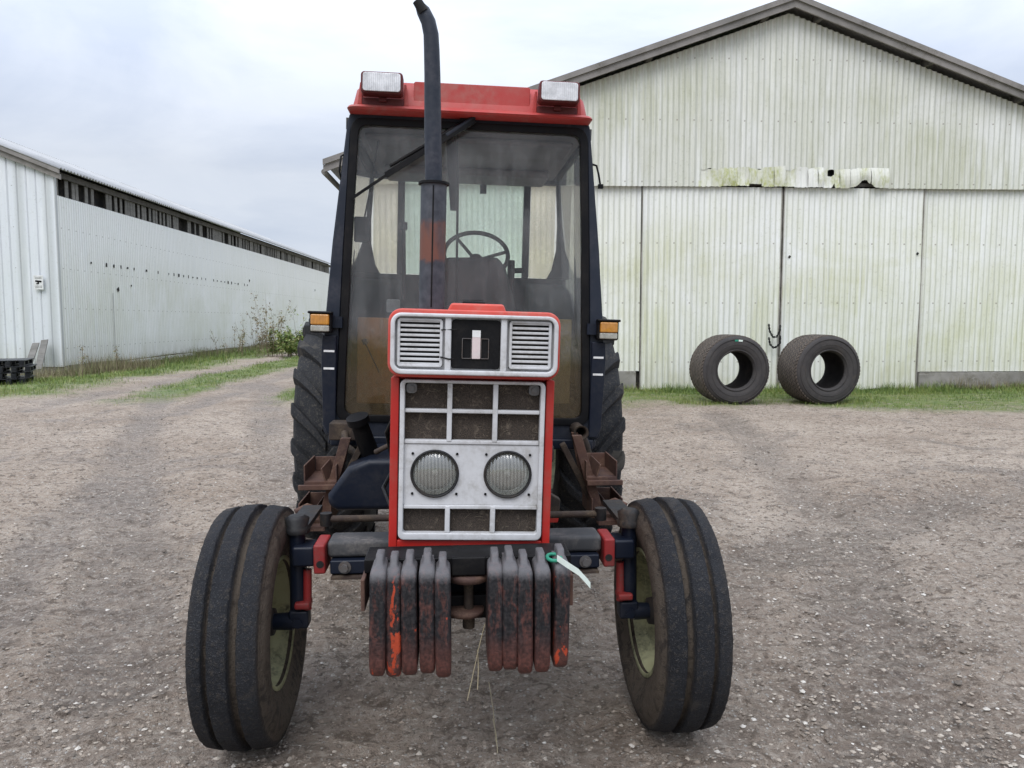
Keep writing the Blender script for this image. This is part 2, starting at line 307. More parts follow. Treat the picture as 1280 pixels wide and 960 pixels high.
# ---------------------------------------------------------------- ground
vn = [VN(i) for i in range(8)]
def sstep(a, b, x): t = np.clip((x-a)/(b-a), 0, 1); return t*t*(3-2*t)
def grassmap(x, y):
    e = (vn[0](x, y, .8)*1.1+vn[1](x, y, 2.6)*.7)
    r = sstep(0, 1.6, y-(14.0-.22*np.clip(x-3, 0, 20))+e*1.3)*(x > 2.0-.2*y+e)*sstep(19, 18, y)          # strip before the barn
    r2 = sstep(0, 1.5, y-14.6+e*1.4)*sstep(-4.3, -3.6, x+e*.6)*(x < 3.5)*sstep(19, 18, y)
    l = sstep(-8.6, -9.8, x+e*1.1)*sstep(15.2, 16.6, y+e*1.4)
    mid = sstep(1.05, .45, np.abs(x+6.75+.012*(y-20)+e*.5))*sstep(14.6, 17.5, y+e)
    far = sstep(70, 80, y)+sstep(26, 30, x)+sstep(-45, -50, x)+sstep(-14, -18, y)
    return np.clip(np.maximum.reduce([r, r2, l, mid, far]), 0, 1)
TRACKS = [((1.3, 2.0), (3.4, 6.0), (4.2, 13.0), .30), ((3.2, 2.2), (5.6, 5.5), (11.0, 8.5), .42), ((-1.2, 5.8), (-2.6, 10.0), (-5.2, 20.0), .34), ((-1.6, 3.4), (-4.0, 9.0), (-7.8, 20.0), .30), ((-3.6, 2.3), (-5.0, 6.0), (-10.0, 9.5), .35), ((2.0, 5.0), (6.0, 8.0), (12.0, 9.8), .30), ((-5.2, 13.0), (-5.5, 30.0), (-6.0, 50.0), .32), ((-8.0, 14.0), (-7.9, 30.0), (-7.6, 50.0), .32), ((-2.2, 2.4), (-3.0, 6.0), (-5.3, 13.0), .22), ((4.4, 2.6), (7.0, 4.4), (12.0, 6.0), .25)]
def trackd(x, y):
    out = np.zeros_like(x)
    for a, b, c, w_ in TRACKS:
        P_ = [((1-t)**2*a[0]+2*t*(1-t)*b[0]+t*t*c[0], (1-t)**2*a[1]+2*t*(1-t)*b[1]+t*t*c[1]) for t in np.linspace(0, 1, 15)]; dm = np.full_like(x, 1e9)
        for p, q in zip(P_, P_[1:]):
            dx, dy = q[0]-p[0], q[1]-p[1]; t = np.clip(((x-p[0])*dx+(y-p[1])*dy)/(dx*dx+dy*dy), 0, 1); dm = np.minimum(dm, (x-p[0]-t*dx)**2+(y-p[1]-t*dy)**2)
        out = np.maximum(out, np.exp(-(np.sqrt(dm)/w_)**4))
    return out
def mudmap(x, y): return np.clip(.75*np.exp(-(((x-.6)/3.6)**2+((y-2.6)/2.0)**2)**1.5)+.55*np.exp(-(((x-5.5)/3.0)**2+((y-5.2)/1.6)**2)**1.5)+trackd(x+vn[1](x, y, 1.3)*.25, y)*(.8+vn[2](x, y, 1.7)), 0, 1)
def height(x, y):
    fade = 1/(1+(np.maximum(y, 0)/14)**2)
    h = vn[2](x*.7+y*.35, y-x*.2, .9)*.045+vn[3](x, y, 3.1)*.04+vn[4](x, y, 8.5)*.026*fade+vn[5](x, y, 19)*.020*fade
    h += vn[6](x, y, 42)*.009*fade
    if x.size > 90000: td = trackd(x, y); h -= .034*td-.03*np.clip(4*td*(1-td)-.6, 0, 1)*(1-td)
    for cx, cy in ((-.82, 2.9), (.78, 2.9), (-.9, 5.55), (.85, 5.55)):
        q = np.exp(-(((x-cx)/.28)**2+((y-cy)/.35)**2)); h = h*(1-q)+(-.008)*q
    h -= .24*sstep(-9.5, -12.3, x)*sstep(19, 25, y)*(x > -40)*(y < 75)
    return h+grassmap(x, y)*.02
def axis_pts(segs):
    out = []
    for a, b, st in segs: out += list(np.arange(a, b, st))
    return out
def grow(start, step, lim, k=1.12):
    out = [start]; 
    while abs(out[-1]) < lim: step *= k; out.append(out[-1]+step)
    return out
xs = np.array(sorted(set([round(q, 4) for q in grow(-6.5, -.05, 900) + axis_pts([(-6.48, -3.5, .04), (-3.5, 3.5, .0175), (3.5, 7.5, .03)]) + grow(7.5, .05, 900)])))
ys = np.array(sorted(set([round(q, 4) for q in grow(2.2, -.06, 60) + axis_pts([(2.22, 4.6, .0175), (4.6, 8, .028), (8, 16, .06)]) + grow(16, .07, 1500)])))
XX, YY = np.meshgrid(xs, ys); ZZ = height(XX, YY); nx, ny = len(xs), len(ys)
def np_mesh(name, V, Fq, mat, smooth=False, attrs=None):
    me = bpy.data.meshes.new(name); k = Fq.shape[1]
    me.vertices.add(len(V)); me.vertices.foreach_set('co', V.astype(np.float32).ravel())
    me.loops.add(Fq.size); me.loops.foreach_set('vertex_index', Fq.astype(np.int32).ravel())
    me.polygons.add(len(Fq)); me.polygons.foreach_set('loop_start', np.arange(0, Fq.size, k, dtype=np.int32))
    me.polygons.foreach_set('use_smooth', np.full(len(Fq), smooth)); me.update(calc_edges=True)
    for an, arr in (attrs or {}).items():
        a = me.attributes.new(an, 'FLOAT', 'POINT'); a.data.foreach_set('value', arr.astype(np.float32).ravel())
    me.materials.append(mat); o = bpy.data.objects.new(name, me); S.collection.objects.link(o); return o
def ground_mat():
    m, t = new_mat('wet_gravel_yard'); v = t.pos((1, 1, 1), 'world')
    g = t.n('ShaderNodeAttribute', attribute_name='grass').outputs['Fac']
    a = t.noise(v, .55, 6, .6, .6); b = t.noise(t.pos((1, 2.2, 1), 'world'), 3.2, 6, .65, .5); c = t.noise(v, 26, 6, .7); d = t.noise(v, 110, 4, .75)
    vo = t.n('ShaderNodeTexVoronoi', {'Vector': v, 'Scale': 62}); cell = vo.outputs['Color']; dist = vo.outputs['Distance']
    vo2 = t.n('ShaderNodeTexVoronoi', {'Vector': v, 'Scale': 150}); 
    e = t.noise(t.pos((1, 1.5, 1), 'world'), 8, 7, .75, .5); f = t.noise(v, 30, 5, .7, .2); e2 = t.noise(t.pos((.8, 1.6, 1), 'world'), 2.6, 6, .7, .8)
    mud = t.n('ShaderNodeAttribute', attribute_name='mud').outputs['Fac']
    col = t.mix(t.rmp(a, .35, .65), (.33, .25, .185), (.52, .425, .34))
    wet = t.math('MAXIMUM', t.rmp(t.noise(t.pos((1, .8, 1), 'world'), .9, 5, .6, .8), .54, .64, 0, .8), t.math('MULTIPLY', mud, t.rmp(e2, .35, .55, .5, 1)))
    col = t.mix(t.math('MULTIPLY', wet, .78), col, (.140, .108, .088))
    col = t.mix(t.rmp(c, .46, .66, 0, .5), col, (.66, .585, .50))
    col = t.mix(t.rmp(e2, .56, .64, 0, .5), col, (.20, .15, .11))
    col = t.mix(t.rmp(e, .535, .60, 0, .85), col, (.105, .074, .050))
    col = t.mix(t.rmp(f, .55, .62, 0, .8), col, (.11, .078, .054))
    col = t.mix(t.rmp(d, .55, .42, 0, .35), col, (.20, .16, .125))
    sep = t.n('ShaderNodeSeparateColor', {0: cell}); pb = t.rmp(sep.outputs[0], .70, .78)
    pm = t.math('MULTIPLY', t.math('MULTIPLY', pb, t.rmp(dist, .42, .30)), t.rmp(c, .38, .55, .1, .9))
    col = t.mix(pm, col, t.mix(sep.outputs[1], (.45, .40, .35), (.70, .67, .62)))
    gn = t.noise(v, 7, 5, .7); gcol = t.mix(t.rmp(gn, .35, .65), (.07, .15, .018), (.20, .24, .06))
    gf = t.math('MULTIPLY', g, t.rmp(t.noise(v, 4.5, 6, .7), .32, .52, .25, .95))
    col = t.mix(gf, col, gcol)
    h = t.math('ADD', t.math('MULTIPLY', c, 1.0), t.math('ADD', t.math('MULTIPLY', d, .35), t.math('MULTIPLY', pm, .35)))
    h = t.math('ADD', h, t.math('MULTIPLY', e, 1.6)); h = t.math('ADD', h, t.math('MULTIPLY', t.rmp(vo2.outputs['Distance'], .5, 0), .25))
    finish(t, **{'Base Color': col, 'Roughness': t.rmp(wet, 0, 1, .85, .5), 'Specular IOR Level': .45, 'Normal': t.bump(h, 1.0, .03)}); return m
GM = ground_mat()
idx = np.arange(nx*ny).reshape(ny, nx)
FQ = np.stack([idx[:-1, :-1].ravel(), idx[:-1, 1:].ravel(), idx[1:, 1:].ravel(), idx[1:, :-1].ravel()], 1)
gr = np_mesh('ground', np.stack([XX.ravel(), YY.ravel(), ZZ.ravel()], 1), FQ, GM, True, {'grass': grassmap(XX, YY), 'mud': mudmap(XX, YY)})
tag(gr, kind='structure')
# loose stones
def tint_mat(name, stops, rough=.8):
    m, t = new_mat(name); a = t.n('ShaderNodeAttribute', attribute_name='tint').outputs['Fac']
    r = t.n('ShaderNodeValToRGB', {0: a}); e = r.color_ramp.elements
    e[0].position, e[0].color = stops[0][0], (*stops[0][1], 1); e[1].position, e[1].color = stops[-1][0], (*stops[-1][1], 1)
    for p, c in stops[1:-1]: q = e.new(p); q.color = (*c, 1)
    n = t.noise(t.pos((1, 1, 1), 'world'), 60, 4, .6); col = t.mix(t.rmp(n, .3, .7, 0, .35), r.outputs[0], (.12, .10, .08))
    finish(t, **{'Base Color': col, 'Roughness': rough}); return m
def stones(name, N, smin, smax, mat, tints, region, seed):
    R = np.random.default_rng(seed)
    y = region[2]+(region[3]-region[2])*R.random(N)**1.7; x = (region[0]+(region[1]-region[0])*R.random(N))*(.35+.65*(y-2)/(region[3]-2)+.25)
    keep = vn[7](x, y, 1.1)+vn[6](x, y, 3.0)*.6+R.random(N)*.8 > .05; x, y = x[keep], y[keep]; N = len(x)
    sz = smin*(smax/smin)**(R.random(N)**2.4)
    base = np.array([(1, 0, 0), (.35, .9, .1), (-.8, .55, -.1), (-.75, -.6, .1), (.4, -.85, 0), (.15, .1, .75), (-.1, 0, -.6)])
    F = np.array([(0, 1, 5), (1, 2, 5), (2, 3, 5), (3, 4, 5), (4, 0, 5), (1, 0, 6), (2, 1, 6), (3, 2, 6), (4, 3, 6), (0, 4, 6)])
    V = base[None]*(1+.35*(R.random((N, 7, 3))-.5)); V = V*np.stack([np.ones(N), .6+.4*R.random(N), .45+.4*R.random(N)], 1)[:, None]*sz[:, None, None]
    a = R.random(N)*2*pi; ca, sa = np.cos(a)[:, None], np.sin(a)[:, None]
    V = np.stack([V[..., 0]*ca-V[..., 1]*sa, V[..., 0]*sa+V[..., 1]*ca, V[..., 2]], -1)
    V += np.stack([x, y, height(x, y)+sz*.05], 1)[:, None]
    tn = np.repeat(tints[0]+(tints[1]-tints[0])*R.random(N), 7)
    o = np_mesh(name, V.reshape(-1, 3), (F[None]+np.arange(N)[:, None, None]*7).reshape(-1, 3), mat, False, {'tint': tn})
    return tag(o, kind='stuff')
STN = tint_mat('stone_colours', [(0, (.10, .082, .066)), (.5, (.27, .22, .175)), (.88, (.42, .37, .31)), (1, (.60, .57, .52))])
tag(stones('loose_gravel', 90000, .003, .016, STN, (0, 1), (-6.5, 7.5, 2.3, 14), 3), 'fine pale gravel and chips pressed into the muddy yard', 'gravel')
tag(stones('mud_clods', 2600, .008, .024, STN, (0, .12), (-6, 6, 2.4, 13), 5), 'dark crumbs of mud scattered on the yard', 'mud')
# grass blades
def grass(name, boxes, mat, seed, label):
    R = np.random.default_rng(seed); AX, AY, HH = [], [], []
    for x0, x1, y0, y1, N, hmin, hmax in boxes:
        x = x0+(x1-x0)*R.random(N); y = y0+(y1-y0)*R.random(N); g = grassmap(x, y)
        cl = vn[5](x, y, 2.2)+.5; k = R.random(N) < g*(.25+1.1*cl); x, y = x[k], y[k]
        AX.append(x); AY.append(y); HH.append((hmin+(hmax-hmin)*R.random(len(x))**2)*(.6+.9*cl[k]))
    x, y, h = map(np.concatenate, (AX, AY, HH)); N = len(x); a = R.random(N)*2*pi; ln = h*(.2+.7*R.random(N)); wd = np.maximum(.006, y*.00042)*(.7+.6*R.random(N))
    z = height(x, y)-.004; dx, dy = np.cos(a), np.sin(a); px, py = -dy*wd/2, dx*wd/2
    V = np.stack([np.stack([x-px, y-py, z], 1), np.stack([x+px, y+py, z], 1), np.stack([x+dx*ln*.35+px*.8, y+dy*ln*.35+py*.8, z+h*.6], 1),
                  np.stack([x+dx*ln*.35-px*.8, y+dy*ln*.35-py*.8, z+h*.6], 1), np.stack([x+dx*ln, y+dy*ln, z+h], 1)], 1)
    F = np.concatenate([np.array([(0, 1, 2)])[None]+np.arange(N)[:, None, None]*5, np.array([(0, 2, 3)])[None]+np.arange(N)[:, None, None]*5, np.array([(3, 2, 4)])[None]+np.arange(N)[:, None, None]*5]).reshape(-1, 3)
    o = np_mesh(name, V.reshape(-1, 3), F, mat, False, {'tint': np.repeat(np.clip(R.random(N)*.8+vn[4](x, y, 1.5)*.5+.1, 0, 1), 5)})
    return tag(o, label, 'grass', kind='stuff')
GRS = tint_mat('grass_colours', [(0, (.050, .115, .010)), (.5, (.125, .205, .020)), (.8, (.24, .28, .05)), (1, (.32, .30, .13))], .6)
DRY = tint_mat('dry_weed_colours', [(0, (.13, .10, .06)), (.5, (.24, .19, .11)), (.75, (.16, .18, .06)), (1, (.35, .29, .19))], .8)
grass('yard_grass', [(2, 16, 13.0, 17.2, 36000, .015, .06), (2.5, 16, 15.9, 16.95, 16000, .03, .09), (-4.5, 3, 14, 17, 8000, .02, .07)], GRS, 11, 'short green grass growing along the foot of the barn doors')
grass('barn_foot_tufts', [(2, 16, 16.5, 16.96, 9000, .05, .20), (3.9, 8.0, 14.15, 14.7, 2600, .03, .10), (-4.5, 16, 15.2, 16.9, 5000, .04, .13)], GRS, 14, 'taller green grass tufts at the foot of the barn and around the old tyres')
grass('track_grass', [(-8.2, -5.2, 14.5, 40, 30000, .02, .08)], GRS, 12, 'low green grass strip between the wheel ruts of the dirt track')
grass('verge_grass', [(-13.9, -8.3, 15, 26, 30000, .03, .13), (-13.9, -8.3, 26, 60, 26000, .05, .22)], GRS, 13, 'rough green verge grass at the foot of the long white shed')
# ---------------------------------------------------------------- buildings
def corr(x0, x1, zb, zt, pitch, amp, y, prof='sine', per=8, rows=1, jit=0):
    n = max(2, int((x1-x0)/pitch*per)); X = np.linspace(x0, x1, n+1)
    if prof == 'sine': D = -np.sin(2*pi*X/pitch)*amp
    else:
        ph = (X/pitch) % 1; D = np.where(ph < .12, amp*2.6, -amp*.5)
    return X, D
def corr_mb(x0, x1, zb, zt, y, pitch=.125, amp=.016, per=8, prof='sine', zmid=None):
    X, D = corr(x0, x1, zb, zt, pitch, amp, y, prof, per); f = lambda q, x: q(x) if callable(q) else q
    m = MB(); vs = []; rows = 9; V1 = VN(40)
    ZA = np.array([[f(zb, x)+(f(zt, x)-f(zb, x))*r_/rows for r_ in range(rows+1)] for x in X]); DN = V1(X[:, None]+0*ZA, ZA, .55)*.045+V1(X[:, None]+0*ZA, ZA, 2.1)*.014
    if prof != 'sine': DN = DN*0
    for i, x in enumerate(X):
        a, b = f(zb, x), f(zt, x)
        for r in range(rows+1): vs.append((x, y+D[i]+DN[i, r], a+(b-a)*r/rows))
    k = rows+1; m.add(vs, [(i*k+r, (i+1)*k+r, (i+1)*k+r+1, i*k+r+1) for i in range(len(X)-1) for r in range(rows)], True)
    return m
YB = 17.0
AX_, AZ_, SL_ = 6.95, 8.46, .355; XL, XR = -2.72, 16.44
rz_ = lambda x: AZ_-.22-SL_*abs(x-AX_)                  # underside of the roof at the gable wall
barn = empty('barn', (AX_, YB+12, 0), 0, 'large white corrugated barn with a pitched gable and tall sliding doors', 'barn')
def B(m, name, mat, par=barn, **k):
    off = par.location if par.parent is None else par.parent.location
    m.v = [(v[0]-off[0], v[1]-off[1], v[2]) for v in m.v]; return m.build(name, mat, par, **k)
SEAM = 4.55
fx0, fx1 = 5.05, 9.12
def zb_up(x):
    if fx0 < x < fx1: return 4.90+.02*sin(x*23)
    return SEAM-.03
B(corr_mb(XL, XR, zb_up, rz_, YB-.075), 'gable_wall', BARNU, fix=False)
B(corr_mb(XL, 3.775, .46, SEAM+.02, YB+.04), 'wall_panel', BARND, fix=False)
B(corr_mb(10.22, XR, .42, SEAM+.02, YB+.04), 'wall_panel', BARND, fix=False)
B(MB().bx(XL, 3.70, YB-.02, YB+.25, -.3, .455), 'foundation', CONC, bevel=.01)
B(MB().bx(10.24, XR, YB-.02, YB+.25, -.3, .40).bx(10.20, 10.42, YB-.10, YB-.025, -.3, .37), 'foundation', CONC, bevel=.01)
door = []
for a, b in ((3.80, 6.92), (6.975, 10.17)):
    dd = B(corr_mb(a, b, lambda x: .03+.012*sin(x*9), SEAM-.02, YB-.0, ), 'sliding_door', BARND, fix=False); door.append(dd)
    for u0, u1 in ((a-.012, a+.004), (b-.004, b+.016)):
        m = MB().bx(u0, u1, YB-.030, YB+.03, .04, SEAM-.03); m.v = [(v[0]-barn.location[0], v[1]-barn.location[1], v[2]) for v in m.v]; m.build('edge_trim', CONC, dd)
B(MB().bx(3.72, 10.22, YB+.10, YB+.14, 0, SEAM+.3).bx(XL, XR, YB+.05, YB+.12, SEAM, SEAM+.5), 'dark_gap_backing', VOID)  # near-black sheets, the unlit inside behind the gaps put into their colour
B(MB().bx(XL, XR, YB+.002, YB+.03, SEAM+.02, SEAM+.09), 'door_rail', WOODD)
# torn strip of sheet above the doors
def torn():
    m = MB(); R = random.Random(12); x = fx0-.04; rows = 5; k = rows+1
    while x < fx1+.02:
        wd = R.uniform(.14, .42); u = (x+wd/2-fx0)/(fx1-fx0); n = max(4, int(wd/.021)); vs = []
        out0, out1 = R.uniform(.0, .05), R.uniform(.0, .05); lift = R.uniform(0, .03)+(.07 if .14 < u < .36 and R.random() < .6 else 0); top = 4.93+R.uniform(-.03, .04); sl = R.uniform(-.05, .05); mid = R.uniform(-.03, .05); ty = R.uniform(-.01, .01)
        for i in range(n+1):
            f = i/n; xx = x+wd*f; uu = (xx-fx0)/(fx1-fx0); g = lift+.17*math.exp(-((uu-.91)/.038)**2)+.10*math.exp(-((uu-.735)/.006)**2)+R.random()*.012
            for r_ in range(rows+1):
                t = r_/rows; z0_ = SEAM-.045+g; tp = top+sl*(f-.5)+R.random()*.01
                vs.append((xx+(R.random()-.5)*.006, YB-.088+ty-(out0*(1-f)+out1*f)*(1-t)-mid*sin(pi*t)-.013*sin(2*pi*xx/.125), z0_+(tp-z0_)*t))
        m.add(vs, [(i*k+r_, (i+1)*k+r_, (i+1)*k+r_+1, i*k+r_+1) for i in range(n) for r_ in range(rows) if not (.70 < (x+wd*i/n-fx0)/(fx1-fx0) < .735 and r_ > 2)], False)
        x += wd-.004
    return m
tag(B(torn(), 'torn_sheet_strip', FRAG, fix=False), 'torn and bent strip of sheet with green moss above the doors')
# roof with layered verge boards
yf, yb_ = YB-.38, YB+26
for sgn in (-1, 1):
    half = 10.02; pts = []
    x1 = AX_+sgn*half; zt = lambda x: AZ_-SL_*abs(x-AX_)
    m = MB(); m.add([(AX_, yf, zt(AX_)), (x1, yf, zt(x1)), (x1, yb_, zt(x1)), (AX_, yb_, zt(AX_)), (AX_, yf, zt(AX_)+.05), (x1, yf, zt(x1)+.05), (x1, yb_, zt(x1)+.05), (AX_, yb_, zt(AX_)+.05)],
                    [(0, 1, 2, 3), (7, 6, 5, 4), (0, 4, 5, 1), (1, 5, 6, 2), (2, 6, 7, 3), (3, 7, 4, 0)])
    B(m, 'roof', ROOFM)
    for dz, th, yy in ((-.005, .115, yf-.03), (-.125, .14, yf+.015)):
        m = MB(); xs_ = AX_; m.add([(xs_, yy, zt(xs_)+.06+dz), (x1, yy, zt(x1)+.06+dz), (x1, yy, zt(x1)+.06+dz-th), (xs_, yy, zt(xs_)+.06+dz-th),
                  (xs_, yy+.045, zt(xs_)+.06+dz), (x1, yy+.045, zt(x1)+.06+dz), (x1, yy+.045, zt(x1)+.06+dz-th), (xs_, yy+.045, zt(xs_)+.06+dz-th)],
              [(0, 1, 2, 3), (7, 6, 5, 4), (0, 4, 5, 1), (1, 5, 6, 2), (2, 6, 7, 3), (3, 7, 4, 0)])
        B(m, 'verge_board', VERGE)
    for q in (.6, 3.1, 5.2, 7.4, 9.3):                    # purlin ends under the verge
        x = AX_+sgn*q; B(MB().bar((x, yf+.06, zt(x)-.13), (x, YB+.05, zt(x)-.13), .10, .16), 'purlin_end', WOODD)
B(MB().bx(XL, XL+.1, YB+.14, yb_-.3, 0, 4.75), 'side_wall', ROOFM); B(MB().bx(XR-.1, XR, YB+.14, yb_-.3, 0, 4.75), 'side_wall', ROOFM)
m = MB().prism([(XL, 0), (XR, 0), (XR, 4.7), (AX_, 8.1), (XL, 4.7)], yb_-.3, yb_-.2); B(m, 'rear_wall', ROOFM)
B(MB().cyl((AX_+XL-AX_-.35, yf+.1, 4.72), (XL-.35, yb_-1, 4.62), .06, n=12), 'gutter', WOODG)
# small holes in the doors (dark chips, the unlit inside put into their colour)
for px, py in ((987, 321), (1147, 317)):
    p = P(px, py, YB-.025); B(MB().box((p.x, YB-.022, p.z), (.05, .012, .06), Matrix.Rotation(.6, 3, 'Y')), 'hole', VOID, bevel=.01)
# chains on the door
def chain(pts, label):
    m = MB(); L = 0; pts = [Vector(p) for p in pts]; k = 0
    for a, b in zip(pts, pts[1:]):
        n = max(1, round((b-a).length/.036))
        for i in range(n):
            c = a+(b-a)*((i+.5)/n); d = (b-a).normalized(); sdv = d.cross(Vector((0, 1, 0))) if k % 2 == 0 else Vector((0, 1, 0)); k += 1
            sdv.normalize(); ring_ = [c+d*(.028*cos(q*pi/5))+sdv*(.016*sin(q*pi/5)) for q in range(11)]
            m.tube(ring_, .0105, 6, False)
    o = m.build('door_chain', BLACK); return tag(o, label, 'chain', 'chains fastening the barn doors')
cx = P(968, 420, YB-.12).x
chain([(cx-.13, YB-.11, 1.50), (cx-.12, YB-.13, 1.36), (cx-.04, YB-.14, 1.22), (cx+.04, YB-.14, 1.22), (cx+.12, YB-.13, 1.36), (cx+.13, YB-.11, 1.48)], 'upper black chain loop hooked across the gap between the barn doors')
chain([(cx-.12, YB-.11, 1.20), (cx-.10, YB-.13, 1.06), (cx-.02, YB-.14, .98), (cx+.04, YB-.14, 1.0), (cx+.13, YB-.13, 1.08), (cx+.14, YB-.11, 1.24)], 'lower black chain loop hanging across the gap between the barn doors')
# ---- long shed on the left
LC = Vector((-13.45, 26.2, 0)); LA = radians(-1.43)
shed = empty('long_shed', LC, LA, 'long white corrugated shed with a slatted wooden vent strip below its eave', 'shed')
LEN = 44.0
# local: x to the right, y away along the wall; the wall is the plane x = 0
X, D = corr(0, LEN, 0, 0, .15, .018, 0)
m = MB(); vs = []
for i, q in enumerate(X):
    for z in (.08+.02*sin(q*.9), 1.7, 3.6, 5.66): vs.append((D[i], q, z))
m.add(vs, [(i*4+r, (i+1)*4+r, (i+1)*4+r+1, i*4+r+1) for i in range(len(X)-1) for r in range(3)], True)
m.build('side_wall', LEFTW, shed, fix=False)
MB().bx(-.3, -.03, 0, LEN, -.6, .10).build('foundation', CONC, shed, bevel=.01)
m = MB(); q = .12; R = random.Random(3)
while q < LEN:
    wd = .16+.05*R.random(); 
    if R.random() < .82: m.box((-.06+R.random()*.02, q, 6.0), (.03, wd, .74+.1*R.random()), Matrix.Rotation((R.random()-.5)*.05, 3, 'X'))
    q += wd+(.03 if R.random() < .6 else .22)
m.build('vent_slats', WOODG, shed)
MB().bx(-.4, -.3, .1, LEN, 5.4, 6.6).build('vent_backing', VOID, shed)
MB().bx(-.02, .06, .02, LEN, 6.24, 6.42).build('eave_beam', WOODD, shed)
X, D = corr(-.35, LEN+.3, 0, 0, .2, .03, 0)            # corrugated roof edge, both slopes
WID, RS = 15.0, .40
for sgn in (1, -1):
    m = MB(); vs = []
    for i, q in enumerate(X):
        for d_ in ((-.34, 0), (WID/2, 0)):
            u = d_[0]; x = -u if sgn == 1 else -WID+u
            vs.append((x, q, 6.55+RS*u+.06+D[i]*1.0))
    m.add(vs, [(2*i, 2*i+2, 2*i+3, 2*i+1) for i in range(len(X)-1)], True)
    o = m.build('roof', ROOFM, shed, fix=False); sm_ = o.modifiers.new('thick', 'SOLIDIFY'); sm_.thickness = .03
gz = lambda x: 6.30+RS*(-x if x > -WID/2 else WID+x)
m = corr_mb(-WID, -.0, .06, gz, -.10, .9/3, .018, 20, 'box'); m.build('gable_wall', BOXW, shed, fix=False)
MB().bx(-.16, .03, -.12, .0, .06, 6.45).build('corner_flashing', BOXW, shed, bevel=.004)
MB().bx(-WID, 0, -.06, .2, -.6, .055).build('foundation', CONC, shed)
MB().bx(-WID, -WID+.1, 0, LEN, 0, 6.4).build('side_wall', LEFTW, shed)
for dz, th, yy in ((.0, .17, -.33), (-.18, .17, -.25)):
    m = MB()
    for xa, xb in ((.30, -WID/2), (-WID/2, -WID-.3)):
        za, zb2 = (6.58+RS*(-x if x >= -WID/2 else WID+x)+dz for x in (xa, xb))
        m.add([(xa, yy, za), (xb, yy, zb2), (xb, yy, zb2-th), (xa, yy, za-th), (xa, yy+.05, za), (xb, yy+.05, zb2), (xb, yy+.05, zb2-th), (xa, yy+.05, za-th)], [(0, 1, 2, 3), (7, 6, 5, 4), (0, 4, 5, 1), (1, 5, 6, 2), (2, 6, 7, 3), (3, 7, 4, 0)])
    m.build('verge_board', VERGE, shed)
m = MB(); R = random.Random(9)
for i in range(34):                                      # row of little holes knocked through the sheet
    if R.random() < .7: MB().box((.02, 2.0+i*.55, 3.62), (.012, .10*R.random()+.03, .05+.10*R.random())).build('sheet_hole', VOID, shed)
for c_, d_ in (((.02, 3.9, 2.75), (.012, .16, .14)), ((.02, 5.0, 2.95), (.012, .05, .06)), ((.02, 20, 3.9), (.012, .14, .12)), ((.02, 37, 4.0), (.012, .16, .14))): MB().box(c_, d_, Matrix.Rotation(.5, 3, 'X')).build('sheet_hole', VOID, shed)
MB().cyl((.06, 3.4, .4), (.06, 3.4, 2.6), .010, n=8).build('wall_pipe', ROOFM, shed)
# warning sign on the gable
sp = P(48.5, 353, 26.02)
sg = empty('warning_sign', (sp.x, 26.0, sp.z), 0, 'small white camera surveillance notice on the white shed gable', 'sign')
MB().box((0, 0, 0), (.30, .012, .46)).build('plate', WHITE, sg, bevel=.002)
m = MB().box((.0, -.010, .035), (.19, .006, .055), Matrix.Rotation(.10, 3, 'Y')).box((-.005, -.010, -.01), (.05, .006, .09)).box((-.03, -.010, -.045), (.08, .006, .03)).box((.09, -.010, .03), (.03, .006, .035))
m.build('camera_symbol', BLACK, sg)
for z, n_ in ((.17, 5), (.13, 6), (-.12, 6), (-.16, 5)):
    m = MB()
    for i in range(n_): m.box((-.11+.22*(i+.5)/n_, -.009, z), (.22/n_*.72, .004, .013))
    m.build('printed_line', GREYM, sg)
# ---------------------------------------------------------------- yard things by the shed
def pallet(name='plastic_pallet'):
    r = empty(name)
    m = MB()
    for i in range(7): m.box((-.5+i/6, 0, .135), (.155, 1.25, .022))
    m.build('deck', PLAST, r, bevel=.006)
    for i, a in enumerate((-.5, -.25, 0, .25, .5)):
        m = MB()
        for b in (-.5, 0, .5): m.box((a, b*1.1, .07), (.10, .14, .105))
        m.bar((a, -.62, .012), (a, .62, .012), .10, .022).build('runner', PLAST, r, bevel=.01)
    return r
p0 = pallet(); bp = G(8, 483); placed = 0
lab = ['lowest black plastic pallet of the stack beside the shed gable', 'second black plastic pallet from the bottom of the stack', 'second black plastic pallet from the top of the stack', 'topmost black plastic pallet of the stack by the shed']
for i in range(4):
    o = p0 if i == 0 else copy_tree(p0)
    o.location = (bp.x-.55+.05*((i*7) % 3), bp.y+.7, .02+.15*i); o.rotation_euler = (0, 0, .35+.05*((i*5) % 3)); o.scale = (1.15, 1, 1)
    tag(o, lab[i], 'pallet', 'stacked black pallets')
for a, b, l in (((33, 452), (45, 429), 'short grey plank leaning on the shed, nearer the black pallets'), ((47, 452), (56, 425), 'taller grey plank leaning on the shed, right of its twin')):
    q0, q1 = P(*a, 25.2), P(*b, 25.9); q0.z = 0.02; q0.y = 25.2
    tag(MB().bar(q0, q1, .22, .035, (0, 1, 0)).build('leaning_plank', WOODG, bevel=.004), l, 'plank', 'planks leaning on the shed')
q0, q1 = G(192, 463), G(252, 451)
tag(MB().bar((-13.0, 30.0, .0), (-12.85, 36.5, .02), .12, .12).build('white_board', WHITE, bevel=.005), 'long white board lying in the grass along the shed foundation', 'board')
